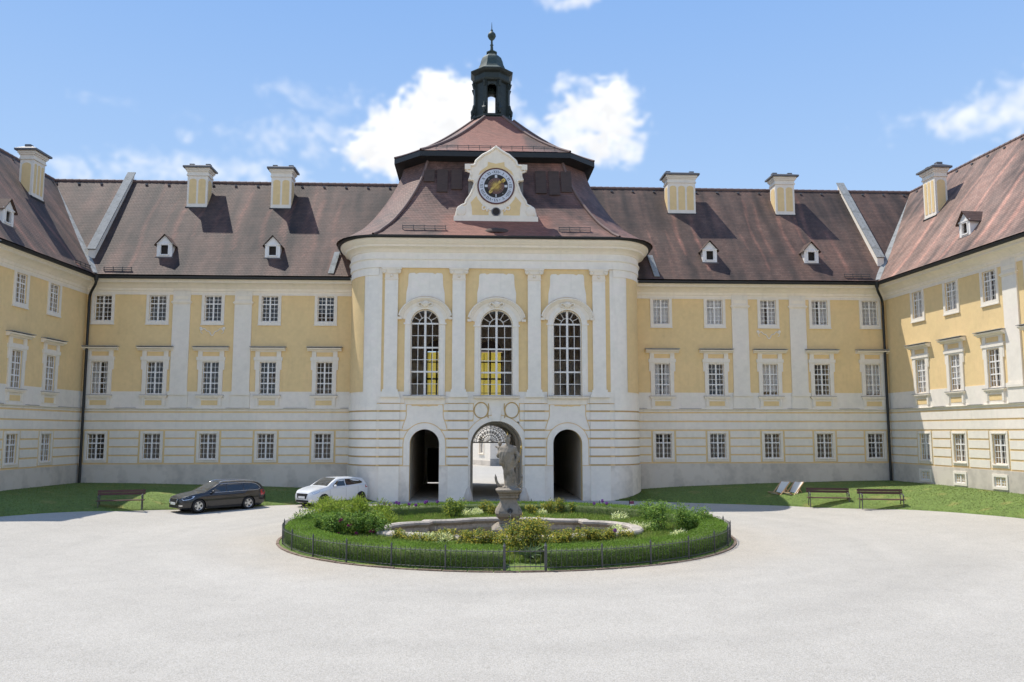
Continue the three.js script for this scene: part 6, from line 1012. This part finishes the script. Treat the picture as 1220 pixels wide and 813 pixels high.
  // shift so that the origin is midway between the axles
  const mx = (wheels[0] + wheels[1]) / 2; for (const c of car.children) c.position.x -= mx; for (const c of car.children) { }
  car.userData.half = (wheels[1] - wheels[0]) / 2; return car;
}
function park(car, u, v, deg, scale, W) {   // (u, v): the point midway between the near wheels; nose towards the camera by deg
  const P = onGround(u, v), t = THREE.MathUtils.degToRad(deg), d = V3(Math.cos(t), 0, -Math.sin(t)), far = V3(-Math.sin(t), 0, -Math.cos(t));
  car.scale.setScalar(scale); P.addScaledVector(far, (W / 2 - 0.12) * scale); car.rotation.y = t; car.position.set(P.x, groundH(P.x, P.z), P.z); delete car.userData.half;
}
{
  const black = phy(rgb(0.012, 0.011, 0.013), { roughness: 0.35, metalness: 0.3, clearcoat: 1, clearcoatRoughness: 0.05 });
  const c = makeCar({
    name: 'estate_car', label: 'black estate car with roof rails parked on the gravel', L: 4.69, W: 1.81, wr: 0.325, wheels: [0.92, 3.6], paint: black, rims: std(rgb(0.72, 0.72, 0.73), { metalness: 0.85, roughness: 0.3 }),
    topPts: [[0, 0.56], [0.03, 0.68], [0.15, 0.76], [0.5, 0.86], [0.95, 0.94], [1.3, 1.0], [1.62, 1.18], [1.95, 1.36], [2.15, 1.425], [2.6, 1.46], [3.2, 1.46], [3.8, 1.43], [4.2, 1.38], [4.38, 1.26], [4.52, 1.05], [4.6, 0.95], [4.66, 0.85], [4.69, 0.55]],
    beltPts: [[0, 0.64], [0.3, 0.76], [1.2, 0.9], [2.5, 0.93], [4.0, 0.98], [4.5, 0.98], [4.69, 0.9]], planPts: [[0, 0.52], [0.06, 0.68], [0.2, 0.79], [0.5, 0.87], [0.9, 0.9], [3.6, 0.905], [4.2, 0.87], [4.5, 0.80], [4.64, 0.72], [4.69, 0.6]],
    glassSide: [[[1.55, 0.955], [1.98, 1.29], [2.12, 1.335], [2.34, 1.345], [2.36, 0.965]], [[2.44, 0.965], [2.42, 1.35], [3.1, 1.355], [3.26, 1.35], [3.3, 0.99]], [[3.38, 0.99], [3.33, 1.35], [3.75, 1.335], [4.05, 1.27], [4.26, 1.1], [4.2, 1.03]]],
    shield: [1.36, 2.06, 0.66, 0.52], rearGlass: [4.24, 4.5, 0.55, 0.62], mirror: 1.62, mirrorMat: black, handles: [2.2, 3.15], seams: [1.35, 2.4, 3.35],
    windowTrim: [[1.5, 0.945], [2.4, 0.955], [3.3, 0.98], [4.2, 1.01], [4.3, 1.08], [4.1, 1.27], [3.8, 1.35], [3.2, 1.375], [2.4, 1.37], [2.1, 1.35]],
    head: [[0.16, 0.62], [0.12, 0.7], [0.4, 0.79], [0.72, 0.82], [0.62, 0.72], [0.4, 0.64]], tail: [[4.3, 0.7], [4.28, 0.98], [4.5, 0.98], [4.58, 0.85], [4.5, 0.72]], rails: [[2.1, -0.0], [2.25, 0.05], [3, 0.055], [3.9, 0.05], [4.1, 0.0]],
    grille: { upper: [0.5, 0.68, 0.42], lower: [0.24, 0.36, 0.5], plate: 0.46, chrome: [[0.5, -0.38], [0.5, 0.38], [0.6, 0.43], [0.68, 0.42], [0.69, 0], [0.68, -0.42], [0.6, -0.43]] },
  });
  park(c, 265.7, 609.2, 42, 0.9, 1.81);
  const white = phy(rgb(0.66, 0.68, 0.70), { roughness: 0.32, clearcoat: 1, clearcoatRoughness: 0.05 });
  const d = makeCar({
    name: 'hatchback_car', label: 'white hatchback car with black wheels parked near the rounded corner of the gatehouse', L: 4.08, W: 1.7, wr: 0.315, wheels: [0.82, 3.39], paint: white, rims: std(rgb(0.02, 0.02, 0.021), { metalness: 0.5, roughness: 0.35 }),
    topPts: [[0, 0.58], [0.03, 0.72], [0.15, 0.82], [0.5, 0.93], [0.9, 1.01], [1.1, 1.05], [1.4, 1.24], [1.7, 1.4], [1.9, 1.465], [2.3, 1.5], [2.8, 1.5], [3.3, 1.46], [3.62, 1.4], [3.7, 1.32], [3.85, 1.1], [3.98, 1.0], [4.05, 0.86], [4.08, 0.55]],
    beltPts: [[0, 0.66], [0.3, 0.8], [1.1, 0.95], [2.2, 1.0], [3.2, 1.06], [3.8, 1.05], [4.08, 0.95]], planPts: [[0, 0.5], [0.06, 0.66], [0.2, 0.76], [0.5, 0.83], [0.85, 0.85], [3.3, 0.855], [3.7, 0.82], [3.95, 0.74], [4.08, 0.58]],
    glassSide: [[[1.4, 1.03], [1.78, 1.31], [1.92, 1.36], [2.26, 1.39], [2.28, 1.04]], [[2.34, 1.045], [2.32, 1.39], [2.85, 1.385], [3.2, 1.34], [3.5, 1.22], [3.55, 1.14], [3.2, 1.1]]],
    shield: [1.14, 1.84, 0.62, 0.49], rearGlass: [3.66, 3.86, 0.5, 0.58], mirror: 1.5, handles: [2.12, 2.95], seams: [1.2, 2.3, 3.15],
    head: [[0.17, 0.66], [0.12, 0.73], [0.35, 0.82], [0.62, 0.86], [0.5, 0.77], [0.35, 0.7]], tail: [[3.72, 0.88], [3.72, 1.03], [3.95, 1.02], [3.98, 0.93], [3.86, 0.87]],
    grille: { upper: [0.42, 0.7, 0.46], lower: [0.24, 0.36, 0.52], plate: 0.5 }, grilleTaper: 0.75,
  });
  park(d, 407, 602.2, 49, 0.9, 1.7);
}
scene.traverse(o => { if (o.isMesh) { o.castShadow = true; o.receiveShadow = true; } });
renderer.render(scene, camera);
